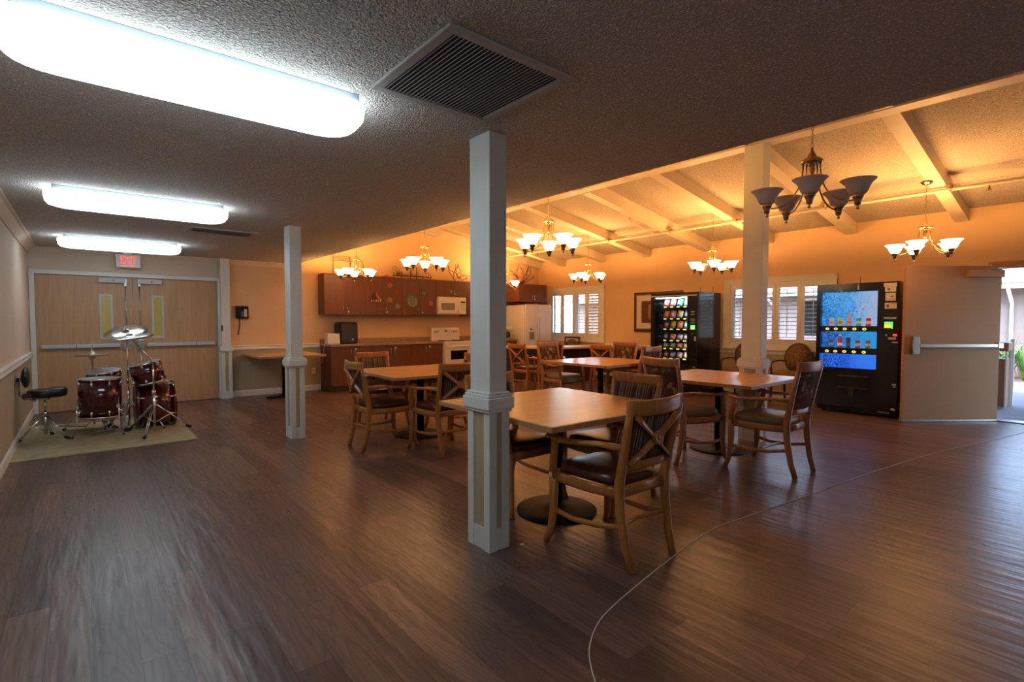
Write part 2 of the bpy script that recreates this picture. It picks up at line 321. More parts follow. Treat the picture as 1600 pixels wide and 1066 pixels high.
# ---------------------------------------------------------------- mesh helpers
class MB:
    def __init__(s): s.bm = bmesh.new(); s.mi = 0
    def _f(s, vs, sm=False):
        try: f = s.bm.faces.new(vs)
        except ValueError: return
        f.material_index = s.mi; f.smooth = sm
    def box(s, x0, x1, y0, y1, z0, z1, M=None):
        c = [Vector((x, y, z)) for z in (z0, z1) for y in (y0, y1) for x in (x0, x1)]
        if M: c = [M @ p for p in c]
        v = [s.bm.verts.new(p) for p in c]
        for q in ((0, 2, 3, 1), (4, 5, 7, 6), (0, 1, 5, 4), (2, 6, 7, 3), (0, 4, 6, 2), (1, 3, 7, 5)): s._f([v[i] for i in q])
        return s
    def prism(s, poly, a, b, axis='z', M=None, sm=False):
        def P(u, w, t):
            p = {'z': (u, w, t), 'y': (u, t, w), 'x': (t, u, w)}[axis]
            p = Vector(p); return M @ p if M else p
        A = [s.bm.verts.new(P(u, w, a)) for u, w in poly]; B = [s.bm.verts.new(P(u, w, b)) for u, w in poly]
        n = len(poly); s._f(A[::-1]); s._f(B)
        for i in range(n): s._f([A[i], A[(i + 1) % n], B[(i + 1) % n], B[i]], sm)
        return s
    def sweep(s, pts, w, d, side=(1, 0, 0), n=8, sq=0.72, cap=True, sm=True, closed=False):
        pts = [Vector(p) for p in pts]; k = len(pts); rings = []
        W = w if isinstance(w, (list, tuple)) else [w] * k; D = d if isinstance(d, (list, tuple)) else [d] * k
        side = Vector(side)
        for i, p in enumerate(pts):
            if closed: t = pts[(i + 1) % k] - pts[i - 1]
            else: t = pts[min(i + 1, k - 1)] - pts[max(i - 1, 0)]
            if t.length < 1e-9: t = Vector((0, 0, 1))
            t.normalize()
            u = side - t * side.dot(t)
            if u.length < 1e-4: u = t.orthogonal()
            u.normalize(); vv = t.cross(u)
            ring = []
            for j in range(n):
                a = 2 * PI * (j + 0.5) / n; ca, sa = math.cos(a), math.sin(a)
                e = sq
                cx = math.copysign(abs(ca) ** e, ca); sx_ = math.copysign(abs(sa) ** e, sa)
                ring.append(s.bm.verts.new(p + u * cx * W[i] / 2 + vv * sx_ * D[i] / 2))
            rings.append(ring)
        m = k if closed else k - 1
        for i in range(m):
            A, B = rings[i], rings[(i + 1) % k]
            for j in range(n): s._f([A[j], A[(j + 1) % n], B[(j + 1) % n], B[j]], sm)
        if cap and not closed: s._f(rings[0][::-1]); s._f(rings[-1])
        return s
    def tube(s, pts, r, n=8, closed=False, cap=True):
        R = [2 * x for x in r] if isinstance(r, (list, tuple)) else 2 * r
        pts = [Vector(p) for p in pts]
        d = (pts[-1] - pts[0]) if not closed else Vector((0, 0, 1))
        side = Vector((1, 0, 0)) if abs(d.x) < abs(d.y) + abs(d.z) else Vector((0, 1, 0))
        return s.sweep(pts, R, R, side, n, 1.0, cap, True, closed)
    def cyl(s, p0, p1, r0, r1=None, n=16):
        r1 = r0 if r1 is None else r1
        p0 = Vector(p0); p1 = Vector(p1); t = (p1 - p0).normalized(); u = t.orthogonal().normalized(); w = t.cross(u)
        A = []; B = []
        for j in range(n):
            a = 2 * PI * j / n; o = u * math.cos(a) + w * math.sin(a)
            A.append(s.bm.verts.new(p0 + o * r0)); B.append(s.bm.verts.new(p1 + o * r1))
        for j in range(n): s._f([A[j], A[(j + 1) % n], B[(j + 1) % n], B[j]], True)
        s._f(A[::-1]); s._f(B); return s
    def lathe(s, prof, c=(0, 0, 0), n=24, axis=(0, 0, 1), closed=False):
        ax = Vector(axis).normalized(); u = ax.orthogonal().normalized(); w = ax.cross(u); c = Vector(c); rings = []
        for r, z in prof:
            if r < 1e-6: rings.append([s.bm.verts.new(c + ax * z)])
            else: rings.append([s.bm.verts.new(c + ax * z + (u * math.cos(2 * PI * j / n) + w * math.sin(2 * PI * j / n)) * r) for j in range(n)])
        m = len(rings) if closed else len(rings) - 1
        for i in range(m):
            A, B = rings[i], rings[(i + 1) % len(rings)]
            for j in range(n):
                if len(A) == 1 and len(B) == 1: continue
                if len(A) == 1: s._f([A[0], B[(j + 1) % n], B[j]][::-1], True)
                elif len(B) == 1: s._f([A[j], A[(j + 1) % n], B[0]], True)
                else: s._f([A[j], A[(j + 1) % n], B[(j + 1) % n], B[j]], True)
        return s
    def ball(s, c, r, n=12, sc=(1, 1, 1)):
        m = n // 2; c = Vector(c); rings = []
        for i in range(m + 1):
            ph = PI * i / m
            if i in (0, m): rings.append([s.bm.verts.new(c + Vector((0, 0, r * math.cos(ph) * sc[2])))])
            else: rings.append([s.bm.verts.new(c + Vector((r * math.sin(ph) * math.cos(2 * PI * j / n) * sc[0], r * math.sin(ph) * math.sin(2 * PI * j / n) * sc[1], r * math.cos(ph) * sc[2]))) for j in range(n)])
        for i in range(m):
            A, B = rings[i], rings[i + 1]
            for j in range(n):
                if len(A) == 1: s._f([A[0], B[j], B[(j + 1) % n]], True)
                elif len(B) == 1: s._f([A[j], B[0], A[(j + 1) % n]], True)
                else: s._f([A[j], B[j], B[(j + 1) % n], A[(j + 1) % n]], True)
        return s
    def build(s, name, mats, parent=None, bevel=0.0, subsurf=0, fix=True, loc=None):
        if fix: bmesh.ops.recalc_face_normals(s.bm, faces=s.bm.faces)
        if loc:
            bmesh.ops.translate(s.bm, verts=s.bm.verts, vec=-Vector(loc))
        me = bpy.data.meshes.new(name); s.bm.to_mesh(me); s.bm.free()
        if not isinstance(mats, (list, tuple)): mats = [mats]
        for m in mats: me.materials.append(MATS[m] if isinstance(m, str) else m)
        o = bpy.data.objects.new(name, me); COL.objects.link(o)
        if loc: o.location = loc
        if parent: o.parent = parent
        if bevel:
            b = o.modifiers.new('bevel', 'BEVEL'); b.width = bevel; b.segments = 2; b.limit_method = 'ANGLE'; b.angle_limit = math.radians(40)
        if subsurf:
            q = o.modifiers.new('sub', 'SUBSURF'); q.levels = subsurf; q.render_levels = subsurf
        return o
def box(name, mat, x0, x1, y0, y1, z0, z1, parent=None, bevel=0.0): return MB().box(x0, x1, y0, y1, z0, z1).build(name, mat, parent, bevel)
def tag(o, label, cat, group=None):
    o['label'] = label; o['category'] = cat
    if group: o['group'] = group
    return o
def empty(name, loc, label, cat, group=None, rz=0.0):
    o = bpy.data.objects.new(name, None); COL.objects.link(o); o.empty_display_size = 0.1
    o.location = loc; o.rotation_euler = (0, 0, rz)
    return tag(o, label, cat, group)
def struct(o): o['kind'] = 'structure'; return o
def kids(o): return [c for c in list(bpy.data.objects) if c.parent == o]
def copy_tree(o, parent=None):
    c = o.copy(); COL.objects.link(c); c.parent = parent
    for ch in kids(o): copy_tree(ch, c)
    return c
def text_obj(name, s, size, mat, parent, M, depth=0.002, align='CENTER'):
    cu = bpy.data.curves.new(name, 'FONT'); cu.body = s; cu.size = size; cu.extrude = depth; cu.align_x = align; cu.align_y = 'CENTER'
    t = bpy.data.objects.new(name + '_tmp', cu); COL.objects.link(t)
    bpy.context.view_layer.update()
    dg = bpy.context.evaluated_depsgraph_get(); me = bpy.data.meshes.new_from_object(t.evaluated_get(dg))
    bpy.data.objects.remove(t); bpy.data.curves.remove(cu)
    me.transform(M); me.materials.clear(); me.materials.append(MATS[mat] if isinstance(mat, str) else mat)
    o = bpy.data.objects.new(name, me); COL.objects.link(o); o.parent = parent; return o
def arc(c, r, a0, a1, n, f): return [f(c, r, a0 + (a1 - a0) * i / (n - 1)) for i in range(n)]

# ================================================================ ROOM
XL, XR, YB, YF = -0.58, 9.45, 10.12, -3.2      # left wall, right wall, far wall, wall behind the camera
ZL = 2.43; XS = 3.13                            # low ceiling, its edge
XRD = 5.81; SL = 0.16; ZW = 2.91                # ridge, slope, eaves height of the vault
def zc(x): return ZW + SL * ((XR - x) if x >= XRD else (XR - XRD) - (XRD - x))
ZR = zc(XRD)

struct(box('floor', 'floor_planks', XL - 0.15, XR + 0.12, YF - 0.1, YB + 0.15, -0.1, 0.0))
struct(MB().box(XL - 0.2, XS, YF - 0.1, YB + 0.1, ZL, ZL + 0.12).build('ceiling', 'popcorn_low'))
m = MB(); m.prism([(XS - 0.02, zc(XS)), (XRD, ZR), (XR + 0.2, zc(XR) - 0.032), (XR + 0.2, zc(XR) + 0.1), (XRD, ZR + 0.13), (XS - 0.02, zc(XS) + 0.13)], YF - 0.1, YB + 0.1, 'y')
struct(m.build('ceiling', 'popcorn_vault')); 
struct(box('trim_1', 'beam_paint', XS - 0.05, XS - 0.003, YF, YB, ZL + 0.11, zc(XS) + 0.05))       # upstand above the edge of the low ceiling
struct(MB().box(XL - 0.15, XL, YF - 0.1, YB + 0.12, 0, ZL + 0.1).build('wall_left', 'wall_beige'))
struct(MB().box(XL, 1.87, YB, YB + 0.12, 0, ZL + 0.1).build('wall_back_left', 'wall_beige'))
m = MB(); m.prism([(1.87, 0), (XR + 0.1, 0), (XR + 0.1, 3.0), (XR, 3.1), (XRD, ZR + 0.1), (XS - 0.1, zc(XS) + 0.1), (1.87, 2.6)], YB, YB + 0.12, 'y')
struct(m.build('wall_back_right', 'wall_tan'))
struct(MB().prism([(XL - 0.1, 0), (XR + 0.1, 0), (XR + 0.1, 3.0), (XRD, ZR + 0.1), (XS, zc(XS) + 0.1), (XL - 0.1, 2.6)], YF - 0.12, YF, 'y').build('wall_front', 'wall_beige'))
# right wall with two window openings and a doorway
W1 = (7.90, 9.68, 0.96, 2.10); W2 = (3.05, 4.80, 0.93, 2.04); DR = (-1.55, 1.06, 0.0, 2.09)
m = MB()
def seg(y0, y1, z0, z1): m.box(XR, XR + 0.14, y0, y1, z0, z1)
seg(YF, DR[0], 0, 3.0); seg(DR[0], DR[1], DR[3], 3.0); seg(DR[1], W2[0], 0, 3.0)
seg(W2[0], W2[1], 0, W2[2]); seg(W2[0], W2[1], W2[3], 3.0); seg(W2[1], W1[0], 0, 3.0)
seg(W1[0], W1[1], 0, W1[2]); seg(W1[0], W1[1], W1[3], 3.0); seg(W1[1], YB + 0.1, 0, 3.0)
struct(m.build('wall_right', 'wall_tan'))
# crown mouldings, rails, baseboards
def crown_poly(s=0.085): return [(0, 0), (s, 0), (s, -0.012), (s * 0.72, -0.02), (s * 0.42, -s * 0.55), (0.014, -s * 0.86), (0.014, -s), (0, -s)]
m = MB(); m.prism([(XL + a, ZL + b) for a, b in crown_poly(0.10)], YF, YB, 'y')
struct(m.build('trim_2', 'wall_beige'))
m = MB(); m.prism([(YB - a, ZL + b) for a, b in crown_poly(0.075)], XL, 3.12, 'x'); struct(m.build('trim_3', 'wall_beige'))
m = MB(); m.prism([(XL, 0.825), (XL + 0.018, 0.825), (XL + 0.03, 0.85), (XL + 0.022, 0.885), (XL + 0.034, 0.90), (XL + 0.03, 0.915), (XL, 0.915)], YF, YB, 'y')
struct(m.build('trim_4', 'trim_white'))
m = MB(); m.prism([(YB, 0.83), (YB - 0.018, 0.83), (YB - 0.03, 0.855), (YB - 0.02, 0.885), (YB - 0.034, 0.90), (YB - 0.028, 0.915), (YB, 0.915)], 2.02, 3.56, 'x')
struct(m.build('trim_5', 'trim_white'))
m = MB(); m.prism([(XR, 0.75), (XR - 0.02, 0.75), (XR - 0.034, 0.80), (XR - 0.028, 0.825), (XR, 0.825)], 5.9, 7.78, 'y'); m.prism([(XR, 0.75), (XR - 0.02, 0.75), (XR - 0.034, 0.80), (XR - 0.028, 0.825), (XR, 0.825)], 2.9, 4.95, 'y')
struct(m.build('trim_6', 'trim_white'))
struct(box('wall_left', 'wainscot', XL, XL + 0.004, YF, YB, 0.10, 0.83))
struct(box('wall_back', 'wainscot', 2.02, 3.56, YB - 0.004, YB, 0.10, 0.83))
struct(box('wall_right', 'wainscot', XR - 0.004, XR, 1.15, 9.3, 0.10, 0.76))
def base_poly(x, s): return [(x, 0), (x + s * 0.016, 0), (x + s * 0.016, 0.085), (x + s * 0.008, 0.105), (x, 0.11)]
struct(MB().prism(base_poly(XL, 1), YF, YB, 'y').build('baseboard_left', 'trim_white'))
m = MB(); m.prism(base_poly(YB, -1), 2.0, 3.57, 'x'); struct(m.build('baseboard_back', 'trim_white'))
struct(MB().prism(base_poly(XR, -1), 1.12, 9.3, 'y').build('baseboard_right', 'trim_white'))
struct(box('baseboard_front', 'trim_white', XL, XR, YF, YF + 0.014, 0, 0.10))
# ridge beam and rafters
struct(box('trim_7', 'beam_paint', 5.72, 5.90, YF, YB, 3.30, ZR + 0.02))
for k, (yy, xa) in enumerate([(9.40, 1), (9.17, 0), (7.89, 1), (6.64, 1), (5.26, 1), (4.06, 1), (2.79, 1), (1.45, 1), (0.15, 1), (-1.2, 1), (-2.5, 1)]):
    if not xa: continue
    if k == 0: yy = 10.04
    m = MB(); h = 0.17 if k != 4 else 0.19
    for x0, x1 in ((5.90, XR), (XS, 5.72)):
        m.prism([(x0, zc(x0) + 0.02), (x1, zc(x1) + 0.02), (x1, zc(x1) - h), (x0, zc(x0) - h)], yy - 0.075, yy + 0.075, 'y')
    struct(m.build('trim_%d' % (12 + k), 'beam_paint'))
# the rafter by the far window sits between the far ones
m = MB(); 
for x0, x1 in ((5.90, XR), (XS, 5.72)): m.prism([(x0, zc(x0) + 0.02), (x1, zc(x1) + 0.02), (x1, zc(x1) - 0.17), (x0, zc(x0) - 0.17)], 9.09, 9.24, 'y')
struct(m.build('trim_30', 'beam_paint'))

# ---------------------------------------------------------------- double door in the far wall
struct(MB().box(-0.575, -0.515, YB - 0.05, YB, 0, 2.10).box(1.805, 1.865, YB - 0.05, YB, 0, 2.10).box(-0.515, 1.805, YB - 0.05, YB, 2.04, 2.10).build('trim_8', 'trim_white', bevel=0.004))
def leaf(n, x0, x1, inner):
    d = box('door_%d' % n, 'door_wood', x0, x1, YB - 0.034, YB - 0.002, 0.008, 2.03)
    struct(d); yf = YB - 0.034
    s = 1 if inner == x1 else -1
    vx0, vx1 = ((0.205, 0.37) if n == 1 else (0.865, 1.03))
    MB().box(vx0, vx1, yf - 0.012, yf, 1.07, 1.10).box(vx0, vx1, yf - 0.012, yf, 1.735, 1.765).box(vx0, vx0 + 0.03, yf - 0.012, yf, 1.10, 1.735).box(vx1 - 0.03, vx1, yf - 0.012, yf, 1.10, 1.735).build('vision_frame', 'light_grey', d, 0.002)
    box('vision_glass', 'yellow_glass', vx0 + 0.03, vx1 - 0.03, yf - 0.004, yf, 1.10, 1.735, d)
    a = (x0 + 0.05, x1 - 0.17) if s > 0 else (x0 + 0.17, x1 - 0.05)
    b = MB().box(a[0], a[1], yf - 0.055, yf - 0.012, 0.945, 1.0); 
    b.box(a[0], a[0] + 0.05, yf - 0.05, yf, 0.95, 0.995).box(a[1] - 0.05, a[1], yf - 0.05, yf, 0.95, 0.995)
    b.build('panic_bar', 'aluminium_paint', d, 0.006)
    mid = a[0] + (0.42 if s > 0 else 0.7) * (a[1] - a[0])
    box('bar_seam', 'dark_grey', mid, mid + 0.008, yf - 0.057, yf - 0.011, 0.944, 1.001, d)
    hx = (x1 - 0.085) if s > 0 else (x0 + 0.085)
    MB().prism([(hx - 0.045, 0.90), (hx + 0.045, 0.90), (hx + 0.05, 0.98), (hx + 0.035, 1.06), (hx - 0.035, 1.06), (hx - 0.05, 0.98)], yf - 0.045, yf, 'y').build('latch_case', 'steel', d, 0.006)
    rx = hx; r = MB(); r.tube([(rx, yf - 0.02, 0.2), (rx, yf - 0.02, 0.92)], 0.008); r.tube([(rx, yf - 0.02, 1.05), (rx, yf - 0.02, 1.93)], 0.008)
    r.ball((rx, yf - 0.02, 1.51), 0.014, 8); r.build('latch_rod', 'steel', d)
    box('top_latch', 'steel', rx - 0.018, rx + 0.018, yf - 0.035, yf, 1.90, 2.01, d, 0.003)
    cx0, cx1 = ((0.205, 0.53) if n == 1 else (0.70, 1.01))
    c = box('door_closer', 'light_grey', cx0, cx1, yf - 0.06, yf, 1.945, 2.015, d, 0.004)
    MB().ball(((cx0 + cx1) / 2 + 0.02, yf - 0.062, 1.98), 0.012, 8).build('closer_mark', 'red_paint', c)
    return d
leaf(1, -0.512, 0.618, 0.618); leaf(2, 0.624, 1.802, 0.624)
MB().cyl((-0.02, YB - 0.036, 1.62), (-0.02, YB - 0.028, 1.62), 0.008, n=8).build('viewer', 'steel', bpy.data.objects['door_1'])

# pilaster where the two walls meet
p = empty('wall_pilaster', (1.83, 9.97, 0), 'white square pilaster between the double doors and the phone wall', 'pilaster')
def column_parts(root, dx, dy, ztop, faces):
    cz0, cz1 = 0.825, 0.93
    i = 0.012
    box('shaft', 'column_white', i, dx - i, i, dy - i, cz1 - 0.01, ztop, root, 0.003)
    box('core', 'column_yellow', 0.012, dx - 0.012, 0.012, dy - 0.012, 0.0, cz0, root)
    bw = 0.055
    m = MB()
    for a in (0, dx - bw):
        for b in (0, dy - bw): m.box(a, a + bw, b, b + bw, 0, cz0)
    m.build('corner_board', 'column_white', root, 0.002)
    m = MB(); m.box(bw, dx - bw, 0.006, dy - 0.006, 0, 0.13); m.box(0.006, dx - 0.006, bw, dy - bw, 0, 0.13); m.build('base_block', 'column_white', root)
    e = 0.022
    m = MB(); m.box(-e, dx + e, -e, dy + e, cz0 + 0.012, cz1 - 0.025); m.box(-e * 0.5, dx + e * 0.5, -e * 0.5, dy + e * 0.5, cz0 - 0.008, cz0 + 0.012)
    m.box(-e * 0.6, dx + e * 0.6, -e * 0.6, dy + e * 0.6, cz1 - 0.025, cz1 - 0.008); m.box(-e * 0.2, dx + e * 0.2, -e * 0.2, dy + e * 0.2, cz1 - 0.008, cz1 + 0.006)
    m.build('cap_moulding', 'column_white', root, 0.005)
column_parts(p, 0.165, 0.15, ZL, 0)
c = empty('square_column', (1.775, 2.31, 0), 'white square column nearest the camera, beside the front dining table', 'column', 'square columns'); column_parts(c, 0.15, 0.215, ZL, 0)
c = empty('square_column', (1.795, 6.03, 0), 'white square column in front of the half-hidden table under the wall phone', 'column', 'square columns'); column_parts(c, 0.155, 0.215, ZL, 0)
c = empty('square_column', (5.72, 2.53, 0), 'tall square column rising to the ridge beam behind the right dining table', 'column', 'square columns'); column_parts(c, 0.185, 0.24, 3.30, 0)

# ---------------------------------------------------------------- windows with plantation shutters
def window(n, y0, y1, z0, z1, oy0, oy1, oz0, oz1, tilt):
    fr = MB(); t = 0.03
    X0 = XR - t
    fr.box(X0, XR, oy0, y0, oz0, oz1).box(X0, XR, y1, oy1, oz0, oz1).box(X0, XR, y0, y1, z1, oz1).box(X0, XR, y0, y1, oz0, z0)
    fr.box(X0 - 0.012, XR, oy0 - 0.01, oy0 + 0.018, oz0, oz1 + 0.01).box(X0 - 0.012, XR, oy1 - 0.018, oy1 + 0.01, oz0, oz1 + 0.01).box(X0 - 0.012, XR, oy0, oy1, oz1 - 0.018, oz1 + 0.01)
    fr.box(X0 - 0.03, XR, oy0 - 0.02, oy1 + 0.02, oz0 - 0.02, oz0 + 0.012)
    w = struct(fr.build('window_%d' % n, 'trim_white'))
    box('glass', 'pane_glass', XR + 0.10, XR + 0.104, y0, y1, z0, z1, w)
    MB().box(XR + 0.09, XR + 0.13, (y0 + y1) / 2 - 0.02, (y0 + y1) / 2 + 0.02, z0, z1).box(XR + 0.09, XR + 0.13, y0, y0 + 0.035, z0, z1).box(XR + 0.09, XR + 0.13, y1 - 0.035, y1, z0, z1).box(XR + 0.09, XR + 0.13, y0, y1, z0, z0 + 0.035).box(XR + 0.09, XR + 0.13, y0, y1, z1 - 0.035, z1).build('sash', 'trim_white', w)
    pw = (y1 - y0) / 4
    for k in range(4):
        a, b = y0 + k * pw + 0.003, y0 + (k + 1) * pw - 0.003
        st = 0.055; x0, x1 = XR - 0.022, XR + 0.008
        s = MB().box(x0, x1, a, a + st, z0, z1).box(x0, x1, b - st, b, z0, z1).box(x0, x1, a + st, b - st, z1 - 0.10, z1).box(x0, x1, a + st, b - st, z0, z0 + 0.10).build('shutter_panel', 'trim_white', w, 0.003)
        lv = MB(); nz = 13; h = (z1 - z0 - 0.2) / nz
        ang = math.radians(tilt[k])
        for j in range(nz):
            zz = z0 + 0.10 + (j + 0.5) * h
            M = Matrix.Translation((XR - 0.007, 0, zz)) @ Matrix.Rotation(ang, 4, 'Y')
            lv.prism([(-0.036, 0), (-0.02, 0.0045), (0.02, 0.0045), (0.036, 0), (0.02, -0.0045), (-0.02, -0.0045)], a + st + 0.002, b - st - 0.002, 'y', M)
        lv.build('louvers', 'trim_white', s)
        MB().box(XR - 0.052, XR - 0.044, (a + b) / 2 - 0.005, (a + b) / 2 + 0.005, z0 + 0.15, z1 - 0.15).build('tilt_rod', 'trim_white', s)
window(1, 7.95, 9.62, 0.96, 2.10, 7.82, 9.74, 0.86, 2.19, (-38, 2, 2, -4))
window(2, 3.10, 4.76, 0.93, 2.04, 2.97, 4.87, 0.85, 2.12, (6, 6, 6, 6))

# ---------------------------------------------------------------- exit doorway on the right
m = MB(); m.box(XR - 0.012, XR + 0.14, 1.06, 1.12, 0, 2.12); m.box(XR - 0.012, XR + 0.14, -1.61, -1.55, 0, 2.12); m.box(XR - 0.012, XR + 0.14, -1.55, 1.06, 2.06, 2.12); m.box(XR - 0.02, XR, -1.55, 1.16, 2.12, 2.15)
m.box(XR - 0.01, XR + 0.14, -1.55, 1.06, -0.01, 0.012)
struct(m.build('trim_9', 'door_leaf_paint'))
ang = math.atan2(1.86 - 1.05, 8.39 - 9.42); Lf = math.hypot(1.86 - 1.05, 8.39 - 9.42)
d = struct(MB().box(0, Lf, 0, 0.045, 0.015, 2.085).build('door_3', 'door_leaf_paint', bevel=0.002)); d.location = (9.42, 1.05, 0); d.rotation_euler = (0, 0, ang)
# its +Y local side faces the room corner by the vending machine after rotation, -Y.. picked so hardware faces the camera
FS = 0.045
box('panic_bar', 'steel', 0.03, Lf - 0.17, FS + 0.012, FS + 0.055, 1.0, 1.05, d, 0.005)
box('bar_bracket', 'steel', 0.0, 0.07, FS, FS + 0.06, 0.99, 1.06, d, 0.004)
MB().prism([(Lf - 0.17, 0.91), (Lf - 0.08, 0.91), (Lf - 0.07, 1.03), (Lf - 0.085, 1.15), (Lf - 0.165, 1.15), (Lf - 0.18, 1.03)], FS, FS + 0.05, 'y').build('latch_case', 'steel', d, 0.006)
box('door_closer', 'door_leaf_paint', 0.04, 0.50, FS, FS + 0.08, 1.93, 2.03, d, 0.004)
box('door_sweep', 'steel', 0, Lf, -0.004, 0.049, 0.006, 0.03, d)
MB().sweep([(0.25, FS + 0.03, 2.04), (0.02, 0.10, 2.06), (-0.30, -0.35, 2.055)], 0.02, 0.008, (0, 0, 1)).build('closer_arm', 'steel', d)
struct(MB().box(9.39, 9.60, -1.55, 1.06, 0.0, 0.014).build('trim_10', 'steel'))

# ---------------------------------------------------------------- light fittings on the low ceiling
def tube_light(y, label):
    r = empty('ceiling_light', (0.44, y + 0.16, ZL), label, 'ceiling light', 'wrap-around fluorescent ceiling lights')
    box('housing', 'aluminium_paint', -0.60, 0.60, -0.155, 0.155, -0.05, 0, r, 0.003)
    bm = MB(); hx, hy = 0.655, 0.185; ns = 12
    def ringpts(k, z):
        out = []; rr = 0.13 * k
        a, b = hx - (1 - k) * 0.16, hy - (1 - k) * 0.16; rr = min(0.13, b)
        for cx, cy, a0 in ((a - rr, b - rr, 0), (-(a - rr), b - rr, 90), (-(a - rr), -(b - rr), 180), (a - rr, -(b - rr), 270)):
            for i in range(6):
                t = math.radians(a0 + 90 * i / 5); out.append(bm.bm.verts.new((cx + rr * math.cos(t), cy + rr * math.sin(t), z)))
        return out
    rg = [ringpts(1.0, -0.04), ringpts(1.0, -0.07), ringpts(0.97, -0.10), ringpts(0.86, -0.125), ringpts(0.62, -0.14)]
    for A, B in zip(rg, rg[1:]):
        for j in range(len(A)): bm._f([A[j], A[(j + 1) % len(A)], B[(j + 1) % len(A)], B[j]], True)
    bm._f(rg[0]); bm._f(rg[-1], True)
    bm.build('diffuser_lens', 'lens_light', r)
tube_light(2.36, 'long white fluorescent ceiling light nearest the camera, beside the big air grille')
tube_light(5.42, 'glowing fluorescent ceiling light in the middle of the row, before the small air grille')
tube_light(8.46, 'farthest fluorescent ceiling light, just in front of the exit sign')
tube_light(-1.2, 'fluorescent ceiling light behind the viewer at the open end of the room')

def grille(x0, x1, y0, y1, label, n, axis):
    r = empty('air_grille', ((x0 + x1) / 2, (y0 + y1) / 2, ZL), label, 'air vent', 'ceiling air grilles')
    hx, hy = (x1 - x0) / 2, (y1 - y0) / 2; f = 0.045
    fr = MB()
    for a in ((-hx, hx, -hy, -hy + f), (-hx, hx, hy - f, hy), (-hx, -hx + f, -hy + f, hy - f), (hx - f, hx, -hy + f, hy - f)): fr.box(a[0], a[1], a[2], a[3], -0.014, 0.0)
    fr.build('frame', 'grille_white', r, 0.003)
    box('duct_backing', 'rubber', -hx + f, hx - f, -hy + f, hy - f, -0.001, 0.0, r)
    b = MB()
    for i in range(n):
        if axis == 'y':
            xx = -hx + f + (i + 0.5) * (2 * hx - 2 * f) / n; b.box(xx - 0.0022, xx + 0.0022, -hy + f, hy - f, -0.012, -0.0105)
        else:
            yy = -hy + f + (i + 0.5) * (2 * hy - 2 * f) / n; b.box(-hx + f, hx - f, yy - 0.0035, yy + 0.0035, -0.012, -0.004)
    b.build('slats', 'grille_white', r)
grille(1.04, 1.69, 1.58, 2.24, 'large square white slatted air grille between the near column and the nearest ceiling light', 28, 'y')
grille(0.96, 1.68, 6.80, 7.22, 'smaller air grille beyond the middle ceiling light', 28, 'y')
tag(MB().tube([(1.456, 3.906, ZL), (1.456, 3.906, ZL - 0.03), (1.456, 3.92, ZL - 0.045), (1.456, 3.935, ZL - 0.03)], 0.003, 6).build('ceiling_hook', 'white_plastic'), 'tiny white hook in the low ceiling between the near column and middle light', 'hook')
tag(MB().tube([(1.5, 8.3, ZL), (1.5, 8.3, ZL - 0.03), (1.5, 8.31, ZL - 0.045), (1.5, 8.33, ZL - 0.03)], 0.003, 6).build('ceiling_hook', 'white_plastic'), 'tiny white hook in the low ceiling right of the exit sign', 'hook')

# exit sign on a short stem from the ceiling
e = empty('exit_sign', (0.572, 9.98, 2.285), 'white exit sign with red letters over the double doors', 'sign')
box('case', 'white_plastic', -0.155, 0.155, -0.03, 0.03, -0.105, 0.10, e, 0.008)
box('stem', 'white_plastic', -0.05, 0.05, -0.02, 0.02, 0.10, 0.145, e)
text_obj('lettering', 'EXIT', 0.155, 'exit_red', e, Matrix.Translation((0, -0.031, 0.012)) @ Matrix.Rotation(PI / 2, 4, 'X') @ Matrix.Diagonal((0.66, 1.0, 1, 1)), 0.001)
m = MB(); 
for i in range(5): m.box(-0.085 + i * 0.037, -0.065 + i * 0.037, -0.033, -0.029, -0.078, -0.07)
m.build('lower_marks', 'exit_red', e)

# sprinkler line under the rafters
r = empty('sprinkler_pipe', (8.0, 3.0, 2.93), 'long cream sprinkler pipe hung below the sloping ceiling', 'pipe')
def RP(p): return (p[0] - 8.0, p[1] - 3.0, p[2] - 2.93)
MB().tube([RP((8.0, YF, 2.93)), RP((8.0, YB, 2.93))], 0.022, 10).build('pipe_run', 'beam_paint', r)
for yy in (7.89, 6.64, 5.26, 4.06, 2.79, 1.45, 0.15):
    m = MB(); m.box(-0.02, 0.02, yy - 3.0 - 0.13, yy - 3.0 - 0.10, -0.02, zc(8.0) - 2.93 - 0.15); m.box(-0.09, 0.09, yy - 3.0 - 0.15, yy - 3.0 - 0.07, zc(8.0) - 2.93 - 0.185, zc(8.0) - 2.93 - 0.17)
    m.build('hanger', 'brass', r)
MB().tube([RP((8.0, 5.5, 2.95)), RP((7.3, 5.5, 3.07)), RP((7.3, 5.5, 3.15))], 0.014, 8).build('branch_pipe', 'beam_paint', r)
for yy in (8.6, 4.7, 1.0):
    MB().cyl(RP((8.0, yy, 2.93)), RP((8.0, yy, 2.86)), 0.012, n=8).cyl(RP((8.0, yy, 2.86)), RP((8.0, yy, 2.855)), 0.03, n=12).build('sprinkler_head', 'brass', r)
struct(MB().box(8.30, 8.33, YF, YB - 0.2, zc(8.3) - 0.035, zc(8.3) + 0.002).build('trim_11', 'beam_paint'))

